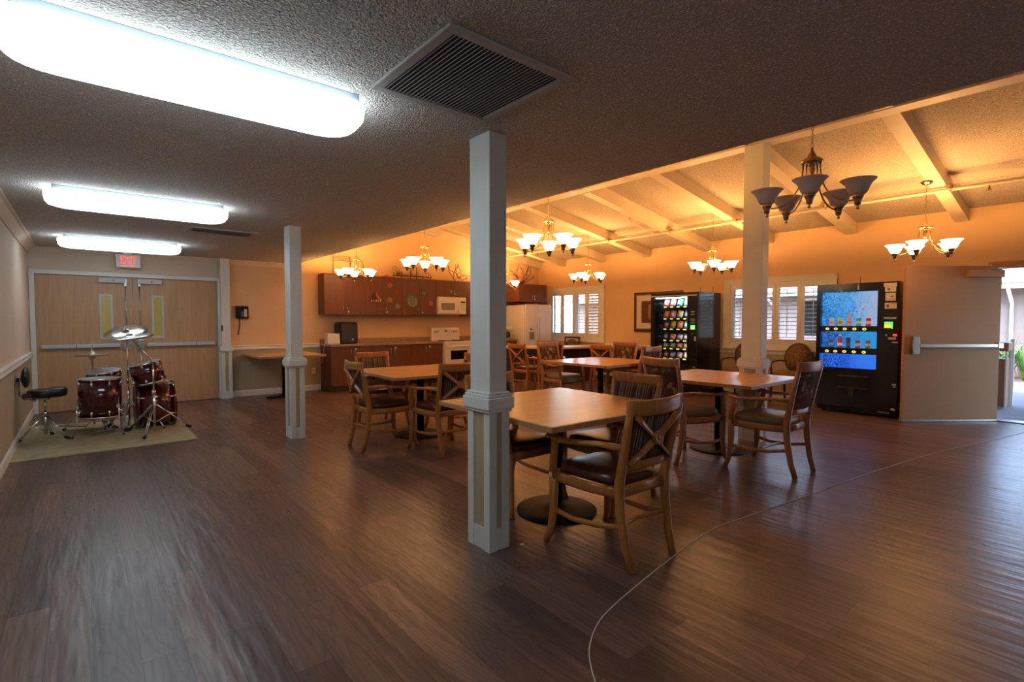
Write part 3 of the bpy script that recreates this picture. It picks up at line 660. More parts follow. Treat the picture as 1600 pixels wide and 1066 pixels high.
# ================================================================ FURNITURE
# ---------------------------------------------------------------- tables
def table(x, y, rz, half, label, h=0.77, base_r=0.285, gloss='table_laminate', basekind='disc', grp='square pedestal tables'):
    r = empty('dining_table', (x, y, 0), label, 'table', grp, rz)
    hx, hy = half
    box('tabletop', gloss, -hx + 0.012, hx - 0.012, -hy + 0.012, hy - 0.012, h - 0.03, h, r, 0.002)
    m = MB(); m.box(-hx, hx, -hy, -hy + 0.012, h - 0.034, h - 0.001).box(-hx, hx, hy - 0.012, hy, h - 0.034, h - 0.001).box(-hx, -hx + 0.012, -hy + 0.012, hy - 0.012, h - 0.034, h - 0.001).box(hx - 0.012, hx, -hy + 0.012, hy - 0.012, h - 0.034, h - 0.001)
    m.build('edge_band', 'table_edge', r, 0.003)
    MB().cyl((0, 0, 0.03), (0, 0, h - 0.034), 0.042, n=20).build('pole', 'black_metal', r)
    MB().box(-0.24, 0.24, -0.03, 0.03, h - 0.055, h - 0.034).box(-0.03, 0.03, -0.24, 0.24, h - 0.055, h - 0.034).build('top_plate', 'black_metal', r)
    if basekind == 'disc':
        MB().lathe([(0, 0.055), (0.05, 0.055), (0.07, 0.04), (base_r * 0.6, 0.03), (base_r - 0.02, 0.018), (base_r, 0.010), (base_r, 0.0), (0, 0)], n=48).build('base_disc', 'black_metal', r)
    else:
        MB().prism([(-0.30, -0.05), (-0.05, -0.08), (0, -0.28), (0.05, -0.08), (0.30, -0.05), (0.30, 0.05), (0.05, 0.08), (0, 0.28), (-0.05, 0.08), (-0.30, 0.05)], 0, 0.035).build('base_foot', 'black_metal', r, 0.006)
    return r
table(2.57, 2.555, math.radians(-2), (0.61, 0.61), 'square wooden dining table nearest the camera, right of the near column')
table(3.06, 5.33, math.radians(-2), (0.61, 0.61), 'square wooden dining table between the two left columns, before the kitchen cabinets')
table(5.80, 4.87, math.radians(1), (0.63, 0.61), 'square wooden dining table farthest back, ringed by floral chairs')
table(5.12, 2.69, math.radians(0), (0.59, 0.61), 'square wooden dining table pushed against the tall column on the right')
table(2.72, 9.50, 0, (0.54, 0.57), 'wooden table pushed to the wall under the phone', base_r=0.28, basekind='cross')

# ---------------------------------------------------------------- chairs
def yb(z, top): return -0.225 - 0.10 * max(0, (z - 0.45) / 0.48) ** 1.15
def cushion(w0, w1, y0, y1, z0, z1, mat, parent, name='seat'):
    m = MB(); n = 10; rows = []
    def outline(k, z):
        out = []
        for i in range(40):
            t = 2 * PI * i / 40; c, s = math.cos(t), math.sin(t)
            u = math.copysign(abs(c) ** 0.45, c); v = math.copysign(abs(s) ** 0.45, s)
            yy = (y0 + y1) / 2 + v * k * (y1 - y0) / 2; f = (v + 1) / 2
            out.append(m.bm.verts.new((u * k * (w0 + (w1 - w0) * f) / 2, yy, z)))
        return out
    rg = [outline(0.97, z0), outline(1.0, z0 + 0.012), outline(1.0, z0 + (z1 - z0) * 0.5), outline(0.95, z0 + (z1 - z0) * 0.80), outline(0.78, z1 - 0.004), outline(0.4, z1)]
    for A, B in zip(rg, rg[1:]):
        for j in range(40): m._f([A[j], A[(j + 1) % 40], B[(j + 1) % 40], B[j]], True)
    m._f(rg[0]); m._f(rg[-1], True)
    return m.build(name, mat, parent)
def chair(kind):
    # kind: 'cross' = striped pad behind an X brace, 'floral' = tall upholstered back
    r = empty('dining_armchair', (0, 0, 0), 'x', 'chair')
    wood_m = 'oak' if kind == 'cross' else 'oak_red'
    T = 0.93 if kind == 'cross' else 1.0
    for s in (-1, 1):
        MB().sweep([(s * .185, -.30, 0), (s * .192, -.265, .12), (s * .20, -.235, .30), (s * .203, -.225, .45), (s * .205, yb(.6, T) , .60), (s * .215, yb(.78, T), .78), (s * .222, yb(T - .05, T), T - .05)],
                   [0.038, 0.041, 0.046, 0.048, 0.046, 0.041, 0.036], [0.041, 0.046, 0.053, 0.058, 0.048, 0.041, 0.034], (1, 0, 0)).build('leg', wood_m, r)
        MB().sweep([(s * .272, .285, 0), (s * .258, .262, .07), (s * .248, .247, .18), (s * .248, .243, .30), (s * .252, .243, .44)], [0.036, 0.041, 0.048, 0.053, 0.055], [0.036, 0.041, 0.048, 0.053, 0.055], (1, 0, 0)).build('leg', wood_m, r)
        MB().sweep([(s * .256, .243, .40), (s * .262, .235, .50), (s * .272, .215, .58), (s * .278, .20, .655)], [0.041, 0.041, 0.038, 0.041], [0.053, 0.050, 0.046, 0.050], (1, 0, 0)).build('arm_support', wood_m, r)
        MB().sweep([(s * .215, yb(.66, T) + .01, .668), (s * .245, -.12, .672), (s * .275, .02, .660), (s * .288, .14, .652), (s * .284, .235, .668), (s * .278, .265, .655)],
                   [0.036, 0.043, 0.053, 0.062, 0.067, 0.048], [0.036, 0.031, 0.029, 0.031, 0.034, 0.024], (1, 0, 0)).build('armrest', wood_m, r)
    f = MB()
    for s in (-1, 1): f.sweep([(s * .205, -.215, .415), (s * .238, -.05, .410), (s * .252, .12, .413), (s * .248, .235, .415)], .024, .062, (1, 0, 0))
    f.sweep([(-.245, .245, .415), (-.1, .262, .415), (.1, .262, .415), (.245, .245, .415)], .062, .024, (0, 0, 1)); f.sweep([(-.20, -.225, .415), (.20, -.225, .415)], .062, .024, (0, 0, 1))
    f.build('seat_frame', wood_m, r)
    st = MB()
    for s in (-1, 1): st.sweep([(s * .195, -.25, .235), (s * .215, -.08, .20), (s * .238, .10, .188), (s * .247, .243, .205)], .024, .030, (1, 0, 0))
    st.sweep([(-.222, .0, .195), (-.1, .02, .195), (.1, .02, .195), (.222, .0, .195)] if kind != 'cross' else [(-.193, -.25, .235), (-.12, -.205, .225), (0, -.185, .222), (.12, -.205, .225), (.193, -.25, .235)], .022, .018, (0, 0, 1))
    st.build('stretcher', wood_m, r)
    if kind == 'cross': cushion(.39, .475, -.205, .265, .435, .505, 'vinyl_burgundy', r)
    else: cushion(.39, .475, -.205, .265, .435, .515, 'vinyl_olive', r)
    ch = .088
    nn = 9; pts = []
    for i in range(nn):
        u = -1 + 2 * i / (nn - 1); pts.append((u * .238, yb(T - ch / 2, T) - .012 + .040 * u * u - .02, T - ch / 2 + .006 * u * u))
    MB().sweep(pts, ch, .024, (0, 0, 1), sq=0.5).build('crest_rail', wood_m, r)
    z0, z1 = (.555, T - ch + .005)
    bl = [(-.205, yb(.56, T), .56), (-.1, yb(.56, T) - .02, .56), (.1, yb(.56, T) - .02, .56), (.205, yb(.56, T), .56)]
    MB().sweep(bl, .05, .020, (0, 0, 1)).build('lower_rail', wood_m, r)
    def pad(mat, w0, w1, off, th):
        m = MB(); g = []
        nu, nv = 8, 6
        for sd in (0, 1):
            G = []
            for j in range(nv + 1):
                v = j / nv; z = z0 + .01 + (z1 - z0 - .01) * v; w = w0 + (w1 - w0) * v; row = []
                for i in range(nu + 1):
                    u = -1 + 2 * i / nu
                    bul = th * (0.55 + 0.45 * (1 - abs(u) ** 4) * (1 - abs(2 * v - 1) ** 4))
                    yy = yb(z, T) + off - .018 * (1 - u * u) + (bul if sd else -bul * .5 * (1 if kind != 'cross' else .3))
                    row.append(m.bm.verts.new((u * w, yy, z)))
                G.append(row)
            g.append(G)
        for G in g:
            for j in range(nv):
                for i in range(nu): m._f([G[j][i], G[j][i + 1], G[j + 1][i + 1], G[j + 1][i]], True)
        A, B = g
        for i in range(nu): m._f([A[0][i], A[0][i + 1], B[0][i + 1], B[0][i]]); m._f([A[nv][i], A[nv][i + 1], B[nv][i + 1], B[nv][i]])
        for j in range(nv): m._f([A[j][0], A[j + 1][0], B[j + 1][0], B[j][0]]); m._f([A[j][nu], A[j + 1][nu], B[j + 1][nu], B[j][nu]])
        return m.build('back_pad', mat, r)
    if kind == 'cross':
        pad('fabric_stripe', .175, .200, .012, .018)
        x = MB()
        for s in (-1, 1):
            q = []
            for i in range(7):
                t = i / 6; z = .575 + (z1 - .575) * t; q.append((s * (-.178 + .372 * t), yb(z, T) - .026 - .012 * math.sin(PI * t), z))
            x.sweep(q, .040, .016, (1, 0, 1 * s), sq=0.6)
        x.build('cross_brace', wood_m, r)
        zc_ = (.575 + z1) / 2; yc = yb(zc_, T) - .048
        MB().lathe([(0, .012), (.012, .012), (.015, .006), (.024, .006), (.027, .014), (.036, .012), (.038, 0), (.038, -.012), (0, -.012)], (0, yc, zc_), 20, (0, -1, .22)).build('rosette', wood_m, r)
    else:
        pad('fabric_floral', .180, .203, .0, .024)
    return r
protos = {}
def place(kind, x, y, deg, label, grp):
    if kind not in protos:
        o = {'cross': lambda: chair('cross'), 'floral': lambda: chair('floral'), 'oval': oval_chair}[kind](); protos[kind] = o
    else: o = copy_tree(protos[kind])
    o.location = (x, y, 0.002); o.rotation_euler = (0, 0, math.radians(deg)); tag(o, label, 'chair', grp); return o
def oval_chair():
    r = empty('lounge_chair', (0, 0, 0), 'x', 'chair')
    fr = 'dark_wood'
    for s in (-1, 1):
        MB().sweep([(s * .20, -.25, 0), (s * .20, -.22, .25), (s * .20, -.22, .46)], .034, .036, (1, 0, 0)).build('leg', fr, r)
        MB().sweep([(s * .23, .24, 0), (s * .23, .22, .25), (s * .23, .22, .46)], .034, .036, (1, 0, 0)).build('leg', fr, r)
        MB().sweep([(s * .20, -.24, .66), (s * .24, -.1, .68), (s * .26, .12, .66), (s * .26, .18, .62), (s * .24, .2, .45)], .03, .024, (1, 0, 0)).build('armrest', fr, r)
    m = MB(); m.sweep([(-.2, -.2, .42), (-.24, .23, .42), (.24, .23, .42), (.2, -.2, .42)], .05, .03, (0, 0, 1), closed=True); m.build('seat_frame', fr, r)
    cushion(.40, .48, -.2, .25, .44, .52, 'fabric_brown', r)
    pts = []; pad_ = []
    for i in range(28):
        t = 2 * PI * i / 28; z = .72 + .245 * math.sin(t); pts.append((.205 * math.cos(t), -.225 - .12 * (z - .45), z))
    MB().sweep(pts, .03, .028, (0, 1, 0), closed=True).build('back_frame', fr, r)
    m = MB(); A = [m.bm.verts.new((x * .95, y + .02, .72 + (z - .72) * .95)) for x, y, z in pts]; B = [m.bm.verts.new((x * .95, y - .012, .72 + (z - .72) * .95)) for x, y, z in pts]
    cA = m.bm.verts.new((0, -.225 - .12 * .27 + .04, .72)); cB = m.bm.verts.new((0, -.225 - .12 * .27 - .02, .72))
    for i in range(28):
        j = (i + 1) % 28; m._f([A[i], A[j], cA], True); m._f([B[i], B[j], cB], True); m._f([A[i], A[j], B[j], B[i]])
    m.build('back_pad', 'fabric_brown', r)
    return r
G1 = 'cross-backed armchairs'; G2 = 'tall floral armchairs'
place('cross', 2.41, 1.93, -2, 'oak armchair with striped pad and crossed back, nearest the camera at the front table', G1)
place('cross', 3.05, 2.465, 88, 'cross-backed armchair right of the front table, striped pad facing the camera', G1)
place('cross', 2.475, 2.905, 180, 'cross-backed armchair behind the front table, half hidden by the near column', G1)
place('cross', 2.47, 5.13, -92, 'oak armchair at the left side of the middle-left table, seen from its crossed back', G1)
place('cross', 2.90, 4.56, -2, 'crossed-back armchair at the middle-left table, immediately left of the near column', G1)
place('cross', 2.96, 6.17, 176, 'armchair on the kitchen side of the middle-left table, its striped pad facing the camera', G1)
place('cross', 3.56, 5.33, 90, 'armchair on the right side of the middle-left table, hidden behind the near column', G1)
place('cross', 6.48, 7.20, -88, 'narrow-looking cross-backed armchair before the long pale peninsula counter', G1)
place('cross', 7.28, 5.86, -90, 'cross-backed armchair just beyond the back table, before the snack machine', G1)
place('floral', 5.87, 5.73, 180, 'tall floral-backed armchair at the far left of the back table', G2)
place('floral', 6.50, 5.20, 92, 'floral armchair at the far right of the back table facing the camera', G2)
place('floral', 5.99, 4.46, 2, 'floral armchair on the near right side of the back table, seen edge-on', G2)
place('floral', 6.55, 6.72, -41, 'floral armchair turned to the peninsula, behind the back table', G2)
place('floral', 4.53, 2.73, -103, 'tall floral armchair with olive seat on the left of the right-hand table', G2)
place('floral', 4.82, 2.03, -2, 'floral armchair with olive seat at the right-hand table, back to the camera', G2)
place('oval', 9.02, 4.36, 90, 'dark oval-backed chair under the shuttered window, left of the tall column', 'oval-backed chairs under the window')
place('oval', 9.02, 3.48, 90, 'dark oval-backed chair under the shuttered window, right of the tall column', 'oval-backed chairs under the window')

# dark lattice chair behind the peninsula
def lattice_chair():
    r = empty('side_chair', (8.95, 8.62, 0), 'dark-framed chair with an arched back panel behind the peninsula by the far window', 'chair', None, math.radians(100))
    for s in (-1, 1):
        MB().sweep([(s * .19, -.27, 0), (s * .195, -.23, .45), (s * .205, -.30, .93)], .034, .032, (1, 0, 0)).build('leg', 'dark_wood', r)
        MB().sweep([(s * .21, .22, 0), (s * .21, .22, .44)], .036, .036, (1, 0, 0)).build('leg', 'dark_wood', r)
    cushion(.40, .46, -.2, .25, .43, .50, 'vinyl_burgundy', r)
    MB().sweep([(-.225, -.31, .945), (0, -.325, .95), (.225, -.31, .945)], .045, .024, (0, 0, 1)).build('crest_rail', 'dark_wood', r)
    pts = [(.18 * math.cos(PI * i / 12), -.245 - .13 * (.72 + .18 * math.sin(PI * i / 12) - .45), .72 + .18 * math.sin(PI * i / 12)) for i in range(13)]
    MB().sweep(pts, .022, .02, (0, 1, 0)).build('back_arch', 'dark_wood', r)
    m = MB(); m.prism([(x * .92, .72 + (z - .72) * .92) for x, y, z in pts], -.305, -.285, 'y'); m.build('back_pad', 'fabric_brown', r)
    MB().sweep([(-.2, -.26, .66), (.2, -.26, .66)], .05, .02, (0, 0, 1)).build('lower_rail', 'dark_wood', r)
lattice_chair()

# ---------------------------------------------------------------- chandeliers
def chandelier(x, y, phase, lit, label, proto=None):
    zt = zc(x) if x > XRD else zc(x)
    if 1.38 < y < 1.53: zt -= 0.17
    r = empty('chandelier', (x, y, zt), label, 'chandelier', 'five-armed brass chandeliers')
    Z = lambda z: z - zt
    sl = -SL if x > XRD else SL
    tlt = Matrix.Rotation(math.atan(SL) * (1 if x > XRD else -1), 4, 'Y')
    m = MB(); m.lathe([(0, -.035), (.02, -.034), (.05, -.02), (.062, -.006), (.065, .004), (0, .004)], (0, 0, -0.004), 24, tlt @ Vector((0, 0, 1))); m.build('canopy', 'brass', r)
    c = MB(); z = Z(2.585); k = 0
    while z < -0.03:
        pts = []
        for i in range(8):
            t = 2 * PI * i / 8; a, b = .0075 * math.cos(t), .018 * math.sin(t)
            pts.append((a if k % 2 else 0, 0 if k % 2 else a, z + b))
        c.sweep(pts, .004, .004, (0, 1, 0) if k % 2 else (1, 0, 0), 5, 1.0, closed=True); z += .029; k += 1
    c.build('chain', 'brass', r)
    b = MB()
    b.lathe([(0, 2.572), (.008, 2.568), (.009, 2.545), (.018, 2.53), (.032, 2.50), (.060, 2.485), (.070, 2.478), (.070, 2.462), (.060, 2.455), (0, 2.455)], (0, 0, -zt), 24)
    b.lathe([(0, 2.46), (.018, 2.45), (.024, 2.42), (.013, 2.385), (.019, 2.355), (.010, 2.335), (.0, 2.32)], (0, 0, -zt), 16)
    b.build('body', 'brass', r)
    for kk in range(5):
        a = math.radians(phase + 72 * kk); u = Vector((math.cos(a), math.sin(a), 0)); side = Vector((-u.y, u.x, 0))
        P = [(.055, 2.458), (.056, 2.41), (.062, 2.35), (.085, 2.28), (.125, 2.215), (.175, 2.175), (.225, 2.158), (.285, 2.155)]
        arm = MB().tube([u * q + Vector((0, 0, Z(w))) for q, w in P], .0055, 8)
        arm.ball(u * .072 + Vector((0, 0, Z(2.312))), .011, 8, (1, 1, 1.4)); arm = arm.build('arm', 'brass', r)
        cc = u * .285 + Vector((0, 0, Z(0)))
        MB().lathe([(0, 2.092), (.008, 2.095), (.011, 2.104), (.005, 2.112), (.018, 2.122), (.022, 2.146), (.029, 2.166), (.034, 2.170), (.036, 2.184), (.026, 2.190), (0, 2.190)], cc, 16).build('lamp_holder', 'brass', r)
        prof = [(.033, 2.182), (.048, 2.194), (.058, 2.212), (.066, 2.236), (.080, 2.260), (.098, 2.278), (.106, 2.285), (.100, 2.281), (.076, 2.260), (.061, 2.236), (.053, 2.214), (.043, 2.200), (.030, 2.190)]
        MB().lathe(prof, cc, 28, closed=True).build('glass_shade', 'shade_lit' if lit else 'shade_off', r)
        MB().ball(cc + Vector((0, 0, 2.235)), .018, 12, (1, 1, 1.25)).build('bulb', 'bulb_glow' if lit else 'white_plastic', r)
        if lit:
            ld = bpy.data.lights.new('bulb_light', 'POINT'); ld.energy = BULB_W; ld.color = BULB_COL; ld.shadow_soft_size = 0.02
            lo = bpy.data.objects.new('bulb_light', ld); COL.objects.link(lo); lo.parent = r; lo.location = cc + Vector((0, 0, 2.268))
    return r
chandelier(3.95, 1.42, 54, False, 'large unlit brass chandelier with grey glass shades nearest the camera')
chandelier(4.05, 4.17, -100, True, 'lit chandelier hanging just right of the near column, low ceiling edge above it')
chandelier(4.0, 6.80, -85, True, 'lit chandelier in front of the upper cabinets, just left of the near column')
chandelier(3.86, 9.0, -70, True, 'lit chandelier farthest left, over the end of the kitchen cabinets')
chandelier(7.75, 1.52, -112, True, 'lit chandelier at far right above the open exit door')
chandelier(7.72, 4.20, -75, True, 'lit chandelier hanging between the snack machine and the tall column')
chandelier(7.70, 6.80, -20, True, 'lit chandelier above the framed picture and far shuttered window')
chandelier(7.66, 9.35, -80, True, 'lit chandelier beside the refrigerator, mostly hidden by the near column')

# ================================================================ KITCHEN
MX = Matrix.Rotation(PI / 2, 4, 'X')                                     # text facing -Y
MXL = Matrix(((0, 0, -1, 0), (-1, 0, 0, 0), (0, 1, 0, 0), (0, 0, 0, 1)))  # text facing -X
def handle(parent, x, y, z0, z1):
    MB().tube([(x, y, z0), (x, y - .026, z0 + .004), (x, y - .028, (z0 + z1) / 2), (x, y - .026, z1 - .004), (x, y, z1)], .0055, 8).build('handle', 'chrome', parent)
def cabinet(x0, x1, z0, z1, yf, label, grp, name, upper=True, side=False):
    r = empty(name, (x0, YB, z0), label, 'cabinet', grp)
    W = x1 - x0; H = z1 - z0; D = YB - yf
    box('carcass', 'cabinet_wood', 0.001, W - 0.001, -D + .02, -0.002, 0 if upper else .10, H, r)
    if not upper: box('toe_kick', 'dark_wood', 0.001, W - 0.001, -D + .07, -0.002, 0.002, .10, r)
    mid = W / 2
    for i, (a, b) in enumerate(((.002, mid - .0015), (mid + .0015, W - .002))):
        d = box('door', 'cabinet_wood', a, b, -D, -D + .019, .003 if upper else .105, H - .003, r, .0015)
        hx = (mid - .04) if i == 0 else (mid + .04)
        hz = (.06, .17) if upper else (H - .17, H - .06)
        handle(d, hx, -D, *hz)
        if i == 1:
            zz = hz[0] if upper else hz[1]
            MB().box(hx + .005, hx + .04, -D - .018, -D, zz - .012, zz + .016).build('child_lock', 'white_plastic', d, .003)
    return r
UY = 9.79
ups = [cabinet(3.55, 4.37, 1.475, 2.27, UY, 'leftmost brown wall cabinet, plain double doors above the black speaker', 'brown wall cabinets', 'wall_cabinet'),
       cabinet(4.37, 5.20, 1.475, 2.27, UY, 'brown wall cabinet with the triangular sticker and four round ones', 'brown wall cabinets', 'wall_cabinet'),
       cabinet(5.20, 6.04, 1.475, 2.27, UY, 'brown wall cabinet with the large green round sticker, left of the microwave', 'brown wall cabinets', 'wall_cabinet'),
       cabinet(6.04, 6.88, 1.905, 2.27, UY, 'short brown wall cabinet directly above the microwave', 'brown wall cabinets', 'wall_cabinet'),
       cabinet(6.88, 7.72, 1.475, 2.27, UY, 'brown wall cabinet right of the microwave, hidden by the near column', 'brown wall cabinets', 'wall_cabinet'),
       cabinet(8.17, 9.13, 1.83, 2.27, 9.46, 'deep short brown cabinet above the refrigerator', 'brown wall cabinets', 'wall_cabinet')]
def doors_of(c): return [o for o in kids(c) if o.name.startswith('door')]
def disc(parent, x, z, rad, mat, name='sticker', lab=None, dz=.0):
    o = MB().cyl((x, -(YB - UY) - .0005, z), (x, -(YB - UY) - .003 - dz, z), rad, n=28).build(name, mat, parent)
    if lab: o['label'] = lab
    return o
d0, d1 = doors_of(ups[1]); ox, oz = 4.37, 1.475
m = MB(); m.prism([(4.445 - ox, 1.735 - oz), (4.76 - ox, 1.735 - oz), (4.655 - ox, 1.90 - oz), (4.60 - ox, 1.975 - oz), (4.52 - ox, 1.89 - oz)], -(YB - UY) - .003, -(YB - UY) - .0005, 'y')
t = m.build('triangle_sticker', colour(.05, .010, .008, .7), d0); t['label'] = 'dark red triangular sticker'
m = MB(); yy = -(YB - UY) - .0045
m.prism([(4.60 - ox, 1.965 - oz), (4.645 - ox, 1.90 - oz), (4.745 - ox, 1.77 - oz), (4.67 - ox, 1.775 - oz), (4.61 - ox, 1.85 - oz)], yy, yy + .002, 'y'); m.build('triangle_sticker', colour(0.341, 0.112, 0.037, .7), d0)
for i, cc in enumerate(((.6, .5, .4), (.6, .2, .08), (.6, .5, .1), (.3, .35, .32), (.6, .5, .1))):
    x = 4.51 - ox + .05 * i
    if i == 3: disc(d0, x, 1.765 - oz, .02, colour(*cc, .7), 'sticker_letter', dz=.002)
    else: MB().box(x - .012, x + .012, yy - .001, yy + .001, 1.745 - oz, 1.785 - oz).build('sticker_letter', colour(*cc, .7), d0)
disc(d1, 4.922 - ox, 2.095 - oz, .055, colour(0.310, 0.087, 0.062, .7), lab='salmon pink round sticker')
disc(d1, 5.096 - ox, 1.955 - oz, .045, colour(0.310, 0.031, 0.022, .7), lab='red round sticker')
disc(d1, 4.918 - ox, 1.79 - oz, .057, colour(0.298, 0.149, 0.062, .7), lab='tan round sticker')
disc(d1, 5.093 - ox, 1.66 - oz, .057, colour(0.161, 0.186, 0.174, .7), lab='grey round sticker')
d0, d1 = doors_of(ups[2]); ox = 5.20
disc(d0, 5.43 - ox, 1.795 - oz, .135, colour(0.081, 0.136, 0.087, .7), lab='large green round sticker with lines of small writing')
disc(d0, 5.45 - ox, 1.77 - oz, .115, colour(0.186, 0.211, 0.174, .7), dz=.001)
MB().ball((5.50 - ox, -(YB - UY) - .002, 1.86 - oz), .045, 10, (1, .05, 1)).build('sticker_leaf', colour(0.062, 0.124, 0.050, .7), d0)
m = MB()
for i in range(6):
    w = (.05, .065, .07, .065, .055, .04)[i]; x = 5.44 - ox; z = 1.855 - oz - i * .032
    for k in range(5): m.box(x - w + k * 2 * w / 5, x - w + (k + .7) * 2 * w / 5, -(YB - UY) - .0055, -(YB - UY) - .004, z, z + .012)
m.build('sticker_writing', colour(0.031, 0.043, 0.037, .7), d0)
disc(d1, 5.726 - ox, 1.962 - oz, .048, colour(0.105, 0.136, 0.093, .7), lab='small green round sticker')
disc(d1, 5.902 - ox, 1.745 - oz, .052, colour(0.341, 0.099, 0.093, .7), lab='pink round sticker')

LY = 9.56
for a, b, l in ((3.58, 4.43, 'leftmost brown base cabinet, under the black speaker'), (4.43, 5.27, 'middle brown base cabinet under the long worktop'), (5.27, 6.055, 'brown base cabinet next to the stove, left of it'), (6.83, 7.50, 'brown base cabinet right of the stove, behind the near column'), (7.50, 8.20, 'brown base cabinet between the stove side and the refrigerator')):
    cabinet(a, b, 0.0, .865, LY, l, 'brown base cabinets', 'base_cabinet', upper=False)
def worktop(x0, x1, lab):
    m = MB(); m.box(x0, x1, LY - .03, YB - .004, .866, .902); m.box(x0, x1, YB - .024, YB - .004, .902, 1.0)
    tag(m.build('worktop', 'counter_laminate', bevel=.004), lab, 'worktop')
worktop(3.565, 6.057, 'long brown worktop with raised back edge left of the stove')
worktop(6.825, 8.225, 'short brown worktop between stove and refrigerator')

# stove
r = empty('stove', (6.06, YB, 0), 'white freestanding electric stove below the microwave', 'stove')
box('body', 'white_appliance', .002, .758, -.60, -.03, .02, .90, r, .004)
box('cooktop', 'black_gloss', .02, .74, -.56, -.10, .9005, .906, r)
for bx, by in ((.2, -.42), (.56, -.42), (.2, -.2), (.56, -.2)): MB().lathe([(.09, 0), (.09, .008), (.06, .012), (0, .012)], (bx, by, .906), 20).build('burner', 'dark_grey', r)
g = MB().prism([(-.09, .90), (-.03, .90), (-.03, 1.20), (-.07, 1.20), (-.085, 1.15)], .002, .758, 'x').build('control_panel', 'white_appliance', r, .006)
for kx in (.09, .16, .60, .67): MB().cyl((kx, -.085, 1.11), (kx, -.112, 1.108), .023, n=16).build('knob', 'light_grey', g)
box('clock', 'black_gloss', .35, .42, -.089, -.08, 1.11, 1.135, g)
d = box('oven_door', 'white_appliance', .01, .75, -.635, -.602, .21, .84, r, .006)
box('oven_window', 'black_gloss', .16, .60, -.638, -.634, .50, .70, d)
MB().tube([(.06, -.635, .79), (.06, -.675, .79), (.70, -.675, .79), (.70, -.635, .79)], .012, 8).build('handle', 'white_appliance', d)
box('storage_drawer', 'white_appliance', .01, .75, -.63, -.602, .04, .20, r, .005)
box('control_strip', 'white_appliance', .005, .755, -.625, -.602, .85, .895, r, .004)
# microwave
r = empty('microwave', (6.06, YB, 1.50), 'white over-the-range microwave hung under the short cabinet', 'microwave')
box('body', 'white_appliance', .002, .758, -.36, -.003, 0.02, .40, r, .004)
d = box('door', 'white_appliance', .004, .56, -.385, -.361, .03, .39, r, .006)
box('window', 'mid_grey', .08, .44, -.387, -.384, .10, .26, d)
MB().tube([(.515, -.385, .07), (.515, -.415, .08), (.515, -.415, .31), (.515, -.385, .32)], .010, 8).build('handle', 'white_appliance', d)
p = box('keypad', 'white_appliance', .565, .755, -.383, -.361, .03, .39, r, .004)
box('display', 'black_gloss', .60, .72, -.385, -.382, .27, .30, p)
m = MB()
for i in range(3):
    for j in range(4): m.box(.60 + i * .045, .633 + i * .045, -.386, -.382, .08 + j * .045, .11 + j * .045)
m.build('buttons', 'light_grey', p)
box('vent_slats', 'light_grey', .01, .75, -.386, -.361, .391, .399, r)
box('underside_hood', 'light_grey', -.04, .758, -.40, -.01, .002, .018, r)
# refrigerator
r = empty('refrigerator', (8.28, YB, 0), 'white side-by-side refrigerator with ice dispenser in the corner', 'refrigerator')
box('cabinet_body', 'white_appliance', 0, .87, -.75, -.04, .02, 1.75, r, .006)
d1 = box('freezer_door', 'white_appliance', .002, .385, -.82, -.755, .10, 1.76, r, .012)
d2 = box('fridge_door', 'white_appliance', .391, .868, -.82, -.755, .10, 1.76, r, .012)
m = MB().box(.08, .30, -.826, -.82, .86, 1.22); q = m.build('dispenser', 'white_plastic', d1, .003)
box('dispenser_recess', 'mid_grey', .11, .27, -.828, -.825, .90, 1.08, q)
box('dispenser_keys', 'dark_grey', .13, .20, -.8285, -.826, 1.13, 1.17, q)
for x, dd in ((.36, d1), (.42, d2)): MB().tube([(x, -.82, .55), (x, -.865, .60), (x, -.87, 1.0), (x, -.865, 1.42), (x, -.82, 1.47)], .014, 8).build('handle', 'white_plastic', dd)
box('grille', 'mid_grey', .01, .86, -.80, -.755, .02, .09, r)

# black loudspeaker on the worktop, white box, cord
m = MB(); m.prism([(-.17, 0), (.16, 0), (.185, .05), (.18, .40), (.16, .43), (-.12, .44), (-.17, .415), (-.185, .35)], -.14, .14, 'y')
s_ = empty('loudspeaker', (4.0, 9.86, .902), 'black cabinet loudspeaker standing on the worktop', 'speaker')
m.build('enclosure', 'black_plastic', s_, .012)
MB().prism([(-.15, .03), (.15, .03), (.16, .39), (-.15, .40)], -.149, -.141, 'y').build('mesh_front', 'dark_grey', s_, .004)
disc_ = MB().ball((.07, -.151, .09), .022, 10, (1, .2, .8)).build('badge', 'light_grey', s_)
r = empty('toaster', (3.715, 9.83, .902), 'white boxy appliance at the left end of the worktop', 'appliance')
MB().prism([(-.13, .01), (.13, .01), (.135, .16), (.12, .205), (-.115, .215), (-.13, .19)], -.09, .09, 'y').build('body', 'white_plastic', r, .010)
box('base', 'light_grey', -.12, .12, -.08, .08, .0, .012, r)
MB().tube([(-.12, -.02, .05), (-.17, -.03, .0), (-.19, -.04, -.12), (-.20, 0.0, -.30), (-.22, .12, -.42), (-.25, .235, -.50)], .004, 6).build('cord', 'white_plastic', r)
